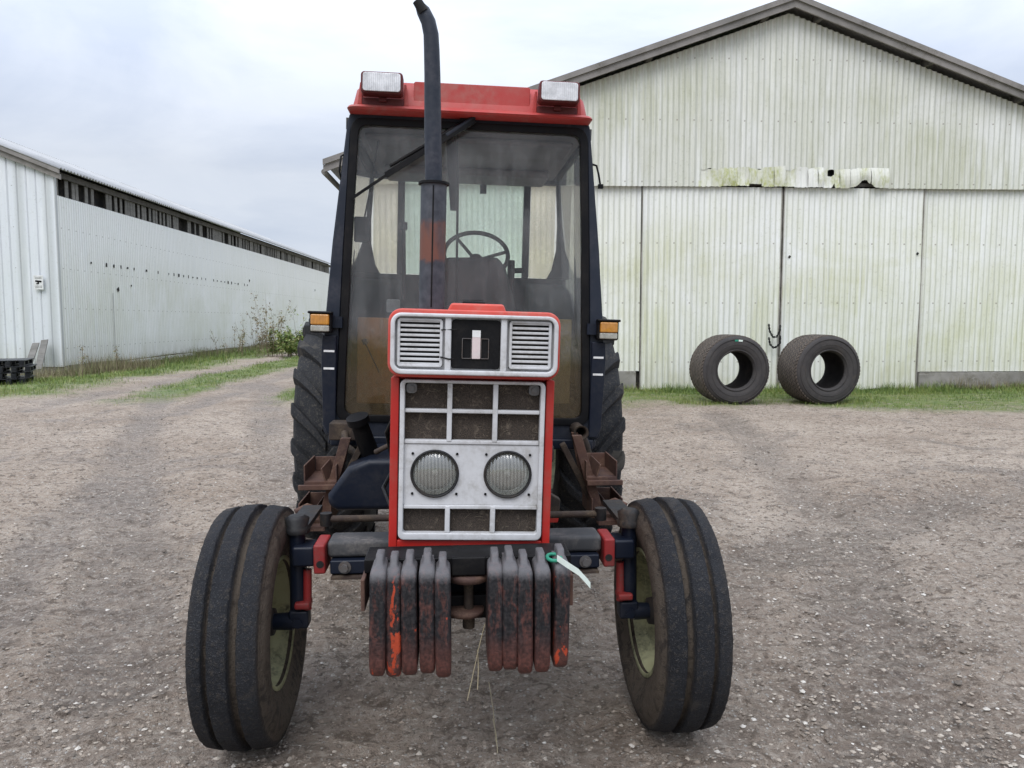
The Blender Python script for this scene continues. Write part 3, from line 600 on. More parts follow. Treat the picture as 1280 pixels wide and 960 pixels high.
# weeds
def plant(name, base, hgt, nst, spread, leafn, leafs, mat, seed, label, cat='weed', group=None, wood=DRY, lean=.25, low=.25):
    R = random.Random(seed); r = empty(name, base, 0, label, cat, group); st = MB(); lf = []
    for i in range(nst):
        a = R.random()*2*pi; h = hgt*(.45+.55*R.random()); b = Vector((cos(a)*spread*R.random(), sin(a)*spread*R.random(), 0)); d = Vector((cos(a)*lean*R.random(), sin(a)*lean*R.random(), 0))
        pts = [b+d*h*(t/4)**1.6+Vector(((R.random()-.5)*.03, (R.random()-.5)*.03, h*t/4-.02)) for t in range(5)]
        st.tube(pts, [.010, .008, .007, .005, .003], 5)
        for j in range(3):
            t = R.uniform(.4, .95); o = pts[0].lerp(pts[4], t); an = R.random()*6.28; e = o+Vector((cos(an)*.22*h*.5, sin(an)*.22*h*.5, .18*h*R.random()))
            st.tube([o, o.lerp(e, .5)+Vector((0, 0, .01)), e], [.005, .004, .002], 4)
            for _ in range(leafn//3): lf.append(o.lerp(e, R.random())+Vector((R.gauss(0, .03), R.gauss(0, .03), R.gauss(0, .03))))
        for _ in range(leafn):
            t = R.uniform(low, 1); k = min(3, int(t*4)); lf.append(pts[k].lerp(pts[k+1], t*4-k)+Vector((R.gauss(0, .05*hgt), R.gauss(0, .05*hgt), R.gauss(0, .03))))
    o = st.build('stems', wood, r, fix=False); at_ = o.data.attributes.new('tint', 'FLOAT', 'POINT'); at_.data.foreach_set('value', [R.random()*.5 for _ in range(len(o.data.vertices))])
    V = []; F = []; T = []
    for c in lf:
        s_ = leafs*(.5+R.random()); d = Vector((R.gauss(0, 1), R.gauss(0, 1), R.gauss(0, .7))).normalized(); e = d.orthogonal().normalized()*.45
        b = len(V); V += [c-d*s_, c+e*s_, c+d*s_, c-e*s_]; F.append((b, b+1, b+2, b+3)); T += [R.random()]*4
    if V:
        o = np_mesh('leaves', np.array([tuple(v) for v in V]), np.array(F), mat, False, {'tint': np.array(T)}); o.parent = r
    return r
specs = [(362, 441, 1.35, 30, .9, 50, .040, GRS, 'bushy green shrub growing against the long shed wall'), (296, 447, 1.5, 9, 1.0, 14, .028, DRY, 'sparse dry weed with bare arching stems, left of the shrub'),
         (320, 444, 2.0, 16, .8, 24, .03, DRY, 'dense dark dry weed just left of the green shrub'), (342, 442, 3.1, 12, .6, 26, .036, DRY, 'tallest dry stalks rising behind the green shrub'), (374, 438, 2.3, 4, .4, 14, .04, GRS, 'thin upright weed at the shrub edge near the tractor'),
         (376, 441, 1.2, 22, .7, 60, .05, GRS, 'low green shrub behind the rear tractor wheel')]
for i, (px, py, h, n_, sp_, ln_, ls, mt, lb) in enumerate(specs):
    g = G(px, py); k = 34/g.y if g.y > 34 else 1; g = Vector((g.x*k, 34 if g.y > 34 else g.y, .02)); plant('wild_shrub' if mt is GRS else 'dry_weed', g, h*.93, n_, sp_, ln_, ls*1.25, mt, 50+i, lb, 'shrub' if mt is GRS else 'weed', 'wild plants along the shed wall')
for i, (px, py, h, lb) in enumerate(((102, 470, 1.35, 'single tall dry stalk by the shed corner'), (146, 462, .95, 'single short dark stalk before the shed wall'))):
    g = G(px, py); plant('dry_weed', (g.x, g.y, 0), h*1.1, 2, .06, 12, .03, DRY, 70+i, lb, 'weed', 'wild plants along the shed wall', lean=.1)
def tuft(N, boxes, hmin, hmax, name, label, seed, mat=DRY):
    R = np.random.default_rng(seed); V = []; 
    x = []; y = []
    for (x0, y0), (x1, y1), w_, k in boxes:
        t = R.random(k); x += list(x0+(x1-x0)*t+(R.random(k)-.5)*w_); y += list(y0+(y1-y0)*t+(R.random(k)-.5)*w_)
    x, y = np.array(x), np.array(y); N = len(x); h = hmin+(hmax-hmin)*R.random(N)**1.5*(.5+1.0*(vn[3](x, y, .9)+.5)); a = R.random(N)*2*pi; wd = y*.0006; ln = h*(.1+.6*R.random(N)); z = height(x, y)-.01
    dx, dy = np.cos(a), np.sin(a); V = np.stack([np.stack([x-dy*wd/2, y+dx*wd/2, z], 1), np.stack([x+dy*wd/2, y-dx*wd/2, z], 1), np.stack([x+dx*ln, y+dy*ln, z+h], 1)], 1)
    return tag(np_mesh(name, V.reshape(-1, 3), np.arange(N*3).reshape(-1, 3), mat, False, {'tint': np.repeat(R.random(N), 3)}), label, 'grass', kind='stuff')
A = (-13.3, 24.0); Bq = (-12.0, 27.5); C_ = (-12.9, 44)
tuft(0, [((-12.9, 23.0), (-11.9, 29), 1.2, 3800), ((-12.6, 27), (-12.6, 50), 1.0, 4500)], .12, .62, 'dry_grass', 'dry brown and green tall grass along the shed foundation', 21)
tuft(0, [((10.9, 16.80), (14.5, 16.80), .18, 1500)], .05, .34, 'barn_dry_grass', 'matted dry brown stems against the barn foundation', 22)
tuft(0, [((-12.6, 24.5), (-12.4, 50), 1.3, 7000)], .1, .5, 'verge_weeds', 'leafy green weeds along the foot of the shed wall', 23, GRS)
# ---------------------------------------------------------------- big old tyres
def big_tyre(cx, cy, ang, label, tagged, seed):
    ro, ri, wd = .665, .345, .82
    r = empty('old_tyre', (cx, cy, 0), ang, label, 'tyre', 'flotation tyres standing against the barn doors')
    c = (0, 0, ro-.015); h = wd/2
    prof = [(-h*.80, ri), (-h*.93, ri+.03), (-h, ri+.12), (-h, ri+.20), (-h*.97, ro-.06), (-h*.90, ro-.018), (-h*.6, ro), (0, ro+.004), (h*.6, ro), (h*.90, ro-.018), (h*.97, ro-.06), (h, ri+.20), (h, ri+.12), (h*.93, ri+.03), (h*.80, ri), (h*.74, ri+.02), (h*.8, ri+.12), (h*.78, ro-.10), (h*.5, ro-.05), (-h*.5, ro-.05), (-h*.78, ro-.10), (-h*.8, ri+.12), (-h*.74, ri+.02)]
    # front face (towards -y) gets ribs of the sidewall
    MB().lathe(prof, c, 'Y', 96, True, True).build('casing', OTYRE, r)
    m = MB(); n = 60; R = random.Random(seed)
    for rib in range(9):                                  # slanted tread blocks, six rows
        for k in range(n):
            q = 2*pi*(k+(rib % 2)*.5)/n; y0 = -h*.90+rib*(h*1.80/9)+.010; y1 = y0+h*1.80/9-.018; sk = .030*(1 if rib % 2 else -1); vs = []
            for rr in (ro-.02, ro+.004+.006*R.random()):
                for yy, s2 in ((y0, -sk), (y1, sk)):
                    for e in (-.33, .33):
                        a_ = q+e*2*pi/n+s2; edge = .012*(abs(yy)/h)**3; vs.append((sin(a_)*(rr-edge), yy, c[2]+cos(a_)*(rr-edge)))
            m.add(vs, [(0, 1, 3, 2), (4, 6, 7, 5), (0, 4, 5, 1), (1, 5, 7, 3), (3, 7, 6, 2), (2, 6, 4, 0)])
    m.build('tread', OTREAD, r)
    m = MB()
    for rr, w2 in ((ri+.04, .012), (ri+.145, .006), (ro-.075, .008)): m.tube([(sin(2*pi*k/72)*rr, -h-.001 if rr > ri+.1 else -h*.955, c[2]+cos(2*pi*k/72)*rr) for k in range(73)], w2, 6, False)
    m.build('sidewall_rib', OTYRE, r)
    if tagged:
        a0 = -.05
        for nm, mt, a1, a2 in (('green_sticker', TAGG, -.10, .02), ('white_sticker', TAGW, .03, .17)):
            m = MB(); vs = []
            for k in range(5):
                a_ = a1+(a2-a1)*k/4
                for rr in (ro-.115, ro-.075): vs.append((sin(a_)*rr, -h-.006, c[2]+cos(a_)*rr))
            m.add(vs, [(2*k, 2*k+1, 2*k+3, 2*k+2) for k in range(4)]).build(nm, mt, r, fix=False)
    return r
big_tyre(5.0, 14.62, radians(3), 'wide old tyre with a green and white sticker, left one by the barn doors', True, 1)
big_tyre(6.74, 14.55, radians(6), 'wide old tyre without a sticker, right of the pair by the barn', False, 2)
# ================================================================ TRACTOR
tr = empty('farm_tractor', (-.02, 2.9, 0), radians(1.3), 'old red tractor with a dark cab, seen head on with ten front weights', 'tractor')
def T(m, name, mat, par=tr, **k): return m.build(name, mat, par, **k)
# ---- bonnet
XC = .0
hood = T(MB().prism(rrect(-.283, .283, 1.408, 1.632, .045), -.375, 1.22), 'bonnet', REDF, bevel=.006, body=True)
T(MB().prism([(-.105, 1.60), (.115, 1.60), (.095, 1.655), (-.08, 1.655)], -.33, 1.0), 'bonnet_ridge', REDF, hood, bevel=.008, body=True)
T(MB().bx(-.035, .055, .2, .3, 1.655, 1.675), 'filler_cap', BLACK, hood, bevel=.005, body=True)
# ---- upper grille
ug = T(MB().ring(rrect(-.272, .272, 1.42, 1.618, .035), rrect(-.258, .258, 1.436, 1.606, .022), -.41, -.372), 'upper_grille', SILV, bevel=.004, body=True)
for a, b in ((-.0975, -.077), (.084, .1045)): T(MB().bx(a, b, -.402, -.3795, 1.434, 1.608), 'grille_bar', SILV, ug, bevel=.004, body=True)
T(MB().bx(-.262, .262, -.3785, -.3755, 1.43, 1.61), 'grille_backplate', SILV, ug, body=True)
for a, b in ((-.251, -.105), (.112, .251)):
    T(MB().bx(a, b, -.3805, -.3790, 1.445, 1.60), 'vent_back', VOID, ug, body=True)
    m = MB()
    for i in range(10): z = 1.4535+i*.0155; m.bx(a+.006, b-.006, -.392, -.3815, z-.0042, z+.0042)
    m.ring(rrect(a, b, 1.444, 1.601, .01), rrect(a+.009, b-.009, 1.451, 1.594, .004), -.396, -.3790)
    T(m, 'vent_slats', SILV, ug, bevel=.0015, body=True)
em = T(MB().prism(rrect(-.076, .083, 1.441, 1.601, .012), -.389, -.3790), 'emblem_plate', BLACK, ug, bevel=.003, body=True)
T(MB().bx(-.009, .018, -.396, -.3892, 1.474, 1.567), 'emblem_stripe', PINK, em, bevel=.001, body=True)
for a, b in ((-.042, -.010), (.019, .046)):
    m = MB(); m.ring(rrect(a, b, 1.474, 1.541, .003), rrect(a+.0022, b-.0022, 1.4762, 1.5388, .002), -.3945, -.3892)
    T(m, 'emblem_outline', GREYM, em, body=True)
T(MB().bx(-.009, .018, -.3965, -.3962, 1.545, 1.567), 'emblem_tip', WHITE, em, body=True)
m = MB().tube([(-.11, -.399, 1.566), (-.06, -.402, 1.568)], .0022, 6).tube([(-.112, -.399, 1.478), (-.085, -.404, 1.472), (-.068, -.40, 1.472)], .0025, 6)
T(m, 'wire_tie', BLACK, ug, body=True)
# ---- lower nose
nose = MB(); nz0, nz1 = .824, 1.404
nose.bx(-.274, -.246, -.335, .12, nz0, nz1).bx(.246, .274, -.335, .12, nz0, nz1).bx(-.246, .246, -.335, .12, nz0, .852).bx(-.246, .246, -.30, .12, 1.395, 1.404)
T(nose, 'nose_shell', RED, bevel=.006, body=True)
T(MB().bx(-.245, .245, -.315, -.25, .853, 1.394), 'radiator_screen', SCREEN, body=True)
m = MB(); R = random.Random(31)
for _ in range(34):
    x, z, a, l = R.uniform(-.22, .22), R.choice([R.uniform(1.2, 1.385), R.uniform(.885, .955)]), R.uniform(0, 3.14), R.uniform(.006, .028)
    m.bar((x-cos(a)*l/2, -.3165, z-sin(a)*l/2), (x+cos(a)*l/2, -.3175-R.random()*.004, z+sin(a)*l/2), .0008, .0008, (0, 1, .1))
tag(T(m, 'chaff', paint('chaff_straw', (.20, .165, .12), .8), body=True), kind='stuff')
lg = T(MB().ring(rrect(-.242, .242, .857, 1.399, .02), rrect(-.226, .226, .881, 1.388, .008), -.352, -.317), 'lower_grille', SILV, bevel=.004, body=True)
m = MB()
for a, b, c, d, e in [(a, b, -.345, c, d) for a, b in ((-.086, -.069), (.067, .084)) for c, d in ((1.192, 1.388), (.881, .972))]+[(-.226, .226, -.3425, c, d) for c, d in ((1.288, 1.301), (1.183, 1.197), (.962, .976))]:
    T(MB().bx(a, b, c, -.3165, d, e), 'grille_bar', SILV, lg, bevel=.003, body=True)
# headlamp plate with round holes
def plate_with_holes():
    m = MB(); x0, x1, z0, z1 = -.226, .226, .977, 1.182; R_ = .079; n = 32
    for cx_, xa, xb in ((-.123, x0, 0.0), (.123, 0.0, x1)):
        cz = 1.082; vs = []
        for y in (-.338, -.317):
            for k in range(n):
                q = 2*pi*(k+.5)/n; c_, s_ = cos(q), sin(q); vs.append((cx_+R_*c_, y, cz+R_*s_))
                t = min(((xb if c_ > 0 else xa)-cx_)/c_ if abs(c_) > 1e-6 else 9, ((z1 if s_ > 0 else z0)-cz)/s_ if abs(s_) > 1e-6 else 9); vs.append((cx_+t*c_, y, cz+t*s_))
        for k in range(n):
            j = (k+1) % n; m.add([vs[2*k], vs[2*k+1], vs[2*j+1], vs[2*j]], [(0, 1, 2, 3)]); m.add([vs[2*k], vs[2*j], vs[2*n+2*j], vs[2*n+2*k]], [(0, 1, 2, 3)])
        for cc, ang in ((0, 0), (1, 0), (1, 1), (0, 1)):   # corners missed by the fan
            X_ = xb if cc else xa; Z_ = z1 if ang else z0
            best = sorted(range(n), key=lambda k: (vs[2*k+1][0]-X_)**2+(vs[2*k+1][2]-Z_)**2)[:2]
            m.add([vs[2*best[0]+1], (X_, -.338, Z_), vs[2*best[1]+1]], [(0, 1, 2)])
    return m
T(plate_with_holes(), 'lamp_plate', SILV, lg, body=True, fix=False)
T(MB().bx(-.228, .228, -.3165, -.3155, .97, 1.19), 'plate_back', VOID, lg, body=True)
for cx_ in (-.123, .123):
    for dx in (-.074, .074):
        for dz in (-.068, .068): T(MB().cyl((cx_+dx, -.343, 1.082+dz), (cx_+dx, -.336, 1.082+dz), .0045, n=10), 'plate_screw', BLACK, lg, body=True)
for cx_ in (-.123, .123):
    hl = T(MB().lathe([(-.014, .082), (-.022, .0805), (-.022, .0755), (-.008, .0735), (.05, .0735), (.05, .082)], (cx_, -.325, 1.082), 'Y', 48), 'headlamp', CAST, body=True)
    T(MB().lathe([(-.018, .0001), (-.0172, .02), (-.0145, .04), (-.009, .057), (.000, .0735)], (cx_, -.333, 1.082), 'Y', 48), 'headlamp_lens', HLENS, hl, body=True)
    T(MB().lathe([(.045, .0001), (.043, .02), (.034, .04), (.018, .057), (-.002, .0725)], (cx_, -.331, 1.082), 'Y', 48), 'reflector', REFL, hl, body=True)
    T(MB().lathe([(-.004, .0001), (-.003, .010), (.03, .012)], (cx_, -.325, 1.082), 'Y', 16), 'bulb_cap', GREYM, hl, body=True)
for cx_ in (-.205, .205): T(MB().prism(rrect(cx_-.018, cx_+.018, 1.352, 1.387, .012), -.34, -.318).cyl((cx_, -.346, 1.37), (cx_, -.339, 1.37), .009, n=12), 'grille_clip', GREYM, lg, bevel=.002, body=True)
# ---- engine, chassis
T(MB().bx(-.20, .20, .05, 1.28, .62, 1.40).bx(-.15, .15, 1.28, 2.5, .55, .95).bx(-.23, -.20, .2, .9, .8, 1.1).bx(.2, .235, .3, 1.1, .9, 1.2), 'engine', CAST, bevel=.02, body=True)
T(MB().bx(-.17, .17, -.33, .3, .66, .823), 'front_frame', NAVY, bevel=.01)
T(MB().cyl((-.62, 2.65, .83), (.62, 2.65, .83), .13).bx(-.25, .25, 2.3, 2.95, .45, 1.0), 'rear_axle', CAST, bevel=.01)
m = MB().tube([(.205, .5, 1.28), (.26, .55, 1.22), (.30, .8, 1.1), (.28, 1.1, .95)], .02, 10).tube([(-.21, .6, 1.22), (-.27, .7, 1.15), (-.3, .95, 1.05)], .016, 10)
T(m, 'hose', BLACK, body=True)
# ---- fuel tank on the left of the picture
tank = T(MB().prism([(-.55, .90), (-.45, .94), (-.29, .94), (-.27, .80), (-.27, .69), (-.60, .69), (-.645, .715), (-.645, .77)], .75, 1.25), 'fuel_tank', NAVY, bevel=.03, seg=4)
T(MB().tube([(-.455, .93, .92), (-.505, .86, 1.10)], [.047, .042], 20).tube([(-.505, .86, 1.10), (-.512, .85, 1.132)], .055, 20), 'tank_filler', BLACK, tank)
T(MB().tube([(-.40, .6, 1.0), (-.33, .56, 1.04), (-.26, .5, 1.02), (-.22, .42, .98)], .012, 8), 'fuel_hose', RUSTD, tank)
T(MB().bx(-.345, -.30, .735, .751, .80, .86), 'tank_badge', GREYM, tank, bevel=.004)
# ---- right side boxes
T(MB().bx(.27, .42, .60, .95, .94, 1.02).bx(.30, .40, .56, .60, .93, .985), 'battery_box', CAST, bevel=.012)
T(MB().bx(.30, .40, .66, .70, .80, .935), 'battery_bracket', GREYM, bevel=.004)
m = MB().prism([(.23, .70), (.42, .70), (.43, .80), (.23, .92)], .45, .50); T(m, 'side_bracket', RUSTD, bevel=.006)
T(MB().prism([(.23, .70), (.415, .70), (.425, .735), (.23, .76)], .44, .449), 'red_paint_patch', RED)
# ---- exhaust
ex = T(MB().cyl((-.166, .45, 1.60), (-.166, .45, 2.175), .055, n=32), 'exhaust_muffler', MUFF, body=True)
T(MB().tube([(-.166, .45, 2.17), (-.166, .45, 2.18)], [.066, .066], 32), 'muffler_flange', BLACK, ex, body=True)
T(MB().tube([(-.166, .45, 2.14), (-.175, .45, 2.4), (-.181, .45, 2.62), (-.186, .45, 2.73), (-.190, .45, 2.79), (-.202, .45, 2.84), (-.224, .45, 2.882), (-.240, .45, 2.905)], [.036, .036, .034, .033, .032, .031, .029, .020], 24, True), 'exhaust_pipe', GREYF, ex, body=True)
T(MB().tube([(-.2215, .435, 2.874), (-.250, .43, 2.915)], [.022, .020], 16), 'pipe_mouth', VOID, ex, body=True)
T(MB().bx(-.169, -.163, .393, .397, 1.65, 2.16), 'muffler_seam', BLACK, ex, body=True)
# ---- front axle
T(MB().bx(-.518, .518, -.055, .08, .714, .778), 'axle_beam', paint('axle_dusty', (.05, .052, .055), .6, (.15, .14, .13), .7, 8, (.025, .028, .032)), bevel=.015)
T(MB().bx(-.505, .505, -.080, .06, .660, .712), 'axle_front_plate', NAVY, bevel=.006)
T(MB().bx(-.50, .50, -.10, .0, .646, .655), 'axle_lower_flange', RUSTD)
for s in (-1, 1):
    T(MB().bx(s*.521, s*.565, -.082, .07, .662, .772), 'axle_collar', DULLR, bevel=.008)
    T(MB().bx(s*.566, s*.652, -.045, .07, .678, .756), 'axle_arm', NAVY, bevel=.012)
    T(MB().cyl((s*.54, -.0835, .70), (s*.54, -.0815, .70), .014, n=14), 'collar_hole', VOID)
    for bx_ in (.45, .345):
        T(MB().cyl((s*bx_, -.100, .687), (s*bx_, -.081, .687), .015, n=6).cyl((s*bx_, -.086, .687), (s*bx_, -.080, .687), .023, n=20), 'axle_bolt', GREYM, bevel=.002)
    kp = T(MB().cyl((s*.645, .02, .44), (s*.64, .02, .80), .030, n=20), 'king_pin', NAVY, bevel=.004)
    T(MB().tube([(s*.64, .02, .795), (s*.64, .02, .815), (s*.64, .02, .82), (s*.64, .02, .85), (s*.64, .02, .862)], [.046, .050, .040, .046, .026], 20).bx(s*.60, s*.68, -.01, .35, .80, .82), 'steering_arm', CAST, kp)
    m = MB().cyl((s*.602, .005, .655), (s*.606, .005, .50), .016, n=14).bx(s*.592, s*.65, -.03, .045, .508, .535)
    T(m, 'knuckle_shield', DULLR, kp, bevel=.008)
    T(MB().bx(s*.60, s*.675, -.02, .05, .43, .50).cyl((s*.66, .01, .452), (s*.76, .01, .452), .034, .03).cyl((s*.64, .01, .456), (s*.64, -.03, .456), .02, n=6), 'stub_axle', NAVY, kp, bevel=.01)
T(MB().cyl((-.56, .19, .80), (.56, .19, .80), .014, n=12), 'track_rod', RUSTD, bevel=0)
T(MB().cyl((-.30, .16, .84), (.30, .16, .84), .03, n=16), 'steering_cylinder', CAST)
for s in (-1, 1):
    T(MB().tube([(s*.30, .18, .85), (s*.34, .30, .90), (s*.30, .6, .96), (s*.22, .9, .98)], .009, 8), 'hydraulic_hose', BLACK)
    T(MB().tube([(s*.24, .25, 1.30), (s*.33, .40, 1.12), (s*.31, .55, .92), (s*.24, .7, .82)], .011, 8), 'hydraulic_hose', BLACK)
    T(MB().cyl((s*.56, .19, .775), (s*.56, .19, .825), .024, n=14), 'rod_joint', CAST)
    T(MB().prism([(s*.24, .78), (s*.46, .90), (s*.47, .93), (s*.24, .84)], 1.0, 1.02), 'chassis_gusset', RUSTD, bevel=.003)
T(MB().cyl((.30, .45, .86), (.30, .70, .86), .045, n=20).cyl((.30, .43, .86), (.30, .45, .86), .03, n=12), 'oil_filter', CAST, bevel=.004)
# ---- front wheels
rt, wt = .462, 1.0
fprof = [(-.085, .232), (-.116, .28), (-.131, .335), (-.132, .385), (-.124, .412), (-.119, .432), (-.1165, .437), (-.113, .439), (-.073, .4475), (-.070, .447), (-.0675, .443), (-.064, .424), (-.053, .424), (-.0500, .447), (-.0475, .4515), (-.0445, .4525), (.009, .4550), (.0125, .454), (.015, .449), (.0185, .421), (.040, .421), (.0435, .445), (.046, .4495), (.0490, .4510), (.100, .4425), (.105, .4405), (.1085, .436), (.112, .412), (.120, .404), (.128, .380), (.131, .340), (.117, .29), (.098, .25), (.085, .232), (.075, .235), (-.075, .235)]
for s in (-1, 1):
    wc = (-.803 if s < 0 else .79, .015, .450); pr = [(h_*(-s), r_*(.98 if r_ > .3 else 1)) for h_, r_ in fprof]
    wh = empty('front_wheel'); wh.parent = tr
    m = MB().lathe(pr, wc, 'X', 200, True, True); R = random.Random(60+s); nv = []
    for v in m.v:
        dy, dz = v[1]-wc[1], v[2]-wc[2]; q = math.hypot(dy, dz); k = 1+((R.random()-.5)*.0075 if q > .40 else (R.random()-.5)*.002); nv.append((v[0]+(R.random()-.5)*(.0028 if q > .40 else .001), wc[1]+dy*k, wc[2]+dz*k))
    m.v = nv; T(m, 'front_tyre', TYRE, wh)
    rim = [(.095, .232), (.100, .248), (.092, .250), (.086, .236), (.070, .228), (.035, .212), (.030, .195), (-.010, .190), (-.022, .18), (-.030, .165), (-.028, .10), (-.018, .085), (-.018, .001)]
    T(MB().lathe([(h_*(-s), r_) for h_, r_ in rim], wc, 'X', 64).lathe([(h_*(-s), r_) for h_, r_ in ((-.095, .232), (-.10, .248), (-.09, .25), (-.07, .228), (-.03, .2), (-.012, .188))], wc, 'X', 64), 'rim', WHEELC, wh)
    m = MB().lathe([(h_*(-s), r_) for h_, r_ in ((.07, .001), (.07, .05), (.02, .06), (-.03, .075))], wc, 'X', 32)
    T(m, 'hub', CAST, wh)
# ---- rear wheels with lugs
def lugs(wc, s):
    m = MB(); n = 21; Rr = .795
    for side in (-1, 1):
        for k in range(n):
            q0 = 2*pi*(k+(.5 if side > 0 else 0))/n; rows = []
            for t in (0, .25, .5, .75, .93, 1.0):
                x = side*(-.012+.222*t); q = q0+.30*t**.85; top = Rr+.038-(.0 if t < .8 else (.018 if t < .95 else .05)); bot = Rr-.03-(0 if t < .9 else .03); hw = (.026+.010*t)/Rr; rows.append((x, q, top, bot, hw))
            vs = []
            for x, q, top, bot, hw in rows:
                for rr, dq in ((bot, -hw*1.5), (top, -hw), (top, hw), (bot, hw*1.5)):
                    a = q+dq; vs.append((wc[0]+x, wc[1]-cos(a)*rr, wc[2]+sin(a)*rr))
            fs = []
            for i in range(len(rows)-1):
                for j in range(3): fs.append((4*i+j, 4*i+j+1, 4*i+5+j, 4*i+4+j))
            e = 4*(len(rows)-1); fs += [(0, 3, 2, 1), (e, e+1, e+2, e+3)]
            m.add(vs, fs)
    return m
for s in (-1, 1):
    wc = (s*.838, 2.66, .825); wh = empty('rear_wheel'); wh.parent = tr
    T(MB().lathe([(-.16, .46), (-.20, .52), (-.215, .62), (-.205, .72), (-.18, .765), (-.1, .79), (0, .796), (.1, .79), (.18, .765), (.205, .72), (.215, .62), (.20, .52), (.16, .46)], wc, 'X', 96, True, True), 'rear_tyre', RTYRE, wh)
    T(lugs(wc, s), 'tread', RTYRE, wh, bevel=.006)
    T(MB().lathe([(-s*.17, .46), (-s*.17, .44), (-s*.06, .42), (-s*.04, .2), (-s*.04, .001)], wc, 'X', 48).lathe([(s*.17, .46), (s*.17, .44), (s*.0, .42)], wc, 'X', 48), 'rim', WHEELC, wh)
# ---- suitcase weights
brk = T(MB().bx(-.055, .055, -.515, -.50, .79, .85).bx(-.33, .33, -.50, -.36, .80, .846).bx(-.3, .3, -.44, -.40, .62, .70), 'weight_bracket', BLACK, bevel=.005)
T(MB().bx(-.335, -.322, -.56, -.40, .70, .80), 'bracket_lug', RUST, brk, bevel=.003); T(MB().bx(.315, .328, -.56, -.40, .70, .80), 'bracket_lug', RUST, brk, bevel=.003)
def weight_mesh():
    m = MB(); us = [-1, -.97, -.9, -.78, -.62, -.45, -.25, 0, .25, .45, .62, .78, .9, .97, 1]; secs = []
    for z, w_, yf in ((.503, .014, -.570), (.508, .0195, -.588), (.52, .0228, -.600), (.545, .0243, -.608), (.62, .0246, -.612), (.76, .0246, -.612), (.812, .0247, -.611), (.826, .0246, -.608), (.836, .0236, -.601), (.843, .0212, -.592), (.848, .0170, -.580), (.851, .0130, -.568), (.862, .0125, -.558), (.874, .0120, -.550), (.878, .009, -.542)):
        pts = []
        for u in us:
            k = max(0, (abs(u)-.45)/.55); dip = .0045*max(0, 1-(u/.55)**2) if .53 < z < .80 else 0
            pts.append((u*w_, yf+.012*(1-sqrt(max(0, 1-k*k)))+dip, z))
        yb = -.49 if z > .843 else -.43; pts += [(w_, yb, z), (-w_, yb, z)]; secs.append(pts)
    n = len(secs[0]); vs = [p for q in secs for p in q]
    return m.add(vs, [(i*n+k, i*n+(k+1) % n, (i+1)*n+(k+1) % n, (i+1)*n+k) for i in range(len(secs)-1) for k in range(n)]+[tuple(range(n))[::-1], tuple((len(secs)-1)*n+k for k in range(n))], True)
wproto = None
for i, x in enumerate((-.297, -.238, -.185, -.131, -.079, .079, .127, .175, .225, .277)):
    if wproto is None: wproto = T(weight_mesh(), 'front_weight', WGT); wproto.modifiers.new('es', 'EDGE_SPLIT').split_angle = radians(60); o = wproto
    else: o = wproto.copy(); S.collection.objects.link(o); o.parent = tr
    if i in (1, 9, 6): o.data = o.data.copy(); o.data.materials[0] = WGTO if i == 1 else WGTP
    o.location = (x, 0.006*((i*3) % 4)-.006, -.006*((i*5) % 3)); o.rotation_euler = (0, radians([1.4, .3, 0, .1, -.2, .2, 0, -.2, .1, .9][i]), 0)
    if i == 1: o['label'] = 'weight with bright orange paint left down its face'
    if i == 9: o['label'] = 'weight with a green and white tag tied round its neck'
tp = T(MB().lathe([(.0, .001), (.0, .062), (-.006, .068), (-.022, .066), (-.026, .001)], (.0, -.46, .785), 'Z', 32), 'tow_plate', RUST, brk); T(MB().lathe([(.0, .001), (.0, .060), (-.016, .060), (-.018, .001)], (-.01, -.46, .665), 'Z', 32), 'tow_plate', RUST, brk)
T(MB().cyl((0, -.46, .62), (0, -.46, .81), .016, n=14).cyl((0, -.46, .785), (0, -.46, .80), .028, n=6).cyl((0, -.46, .60), (0, -.46, .64), .02, n=10), 'tow_pin', RUSTD, brk)
m = MB().tube([(.268+.022*cos(a*.6), -.545+.035*sin(a*.6), .853) for a in range(12)], .006, 8)
tg = T(m, 'tag_strap', TAGG, bevel=0)
pts = [Vector((.272, -.590, .865)), Vector((.30, -.612, .850)), Vector((.335, -.620, .828)), Vector((.36, -.62, .80)), Vector((.372, -.62, .785))]
m = MB(); vs = []
for p_ in pts: vs += [p_+Vector((0, 0, .010)), p_-Vector((0, 0, .010)), p_+Vector((0, .002, .010)), p_+Vector((0, .002, -.010))]
m.add(vs, [f for i in range(4) for f in ((4*i, 4*i+4, 4*i+5, 4*i+1), (4*i+2, 4*i+3, 4*i+7, 4*i+6), (4*i, 4*i+2, 4*i+6, 4*i+4), (4*i+1, 4*i+5, 4*i+7, 4*i+3))]); T(m, 'tag_tail', TAGW, tg, fix=False)
# straws caught below the weights, lying on things: own objects
STRAW = paint('straw', (.42, .36, .24), .8)
for a, b, c3, l in (((606, 780), (598, 812), (584, 876), 'long pale straw hanging from the tow pin'), ((597, 812), (598, 835), (597, 862), 'short thin straw hanging beside the long one')):
    tag(MB().tube([P(*a, 2.42), P(*b, 2.40), P(*c3, 2.38)], .0018, 5).build('straw', STRAW), l, 'straw', 'straws below the weights')
for a, b, l in (((611, 858), (620, 932), 'longest straw lying on the mud below the weights'), ((616, 905), (622, 946), 'short straw lying on the mud beside a longer one')):
    g0, g1 = G(*a), G(*b); tag(MB().tube([g0+Vector((0, 0, .02)), (g0+g1)/2+Vector((.004, 0, .022)), g1+Vector((0, 0, .015))], .0019, 5).build('straw', STRAW), l, 'straw', 'straws below the weights')
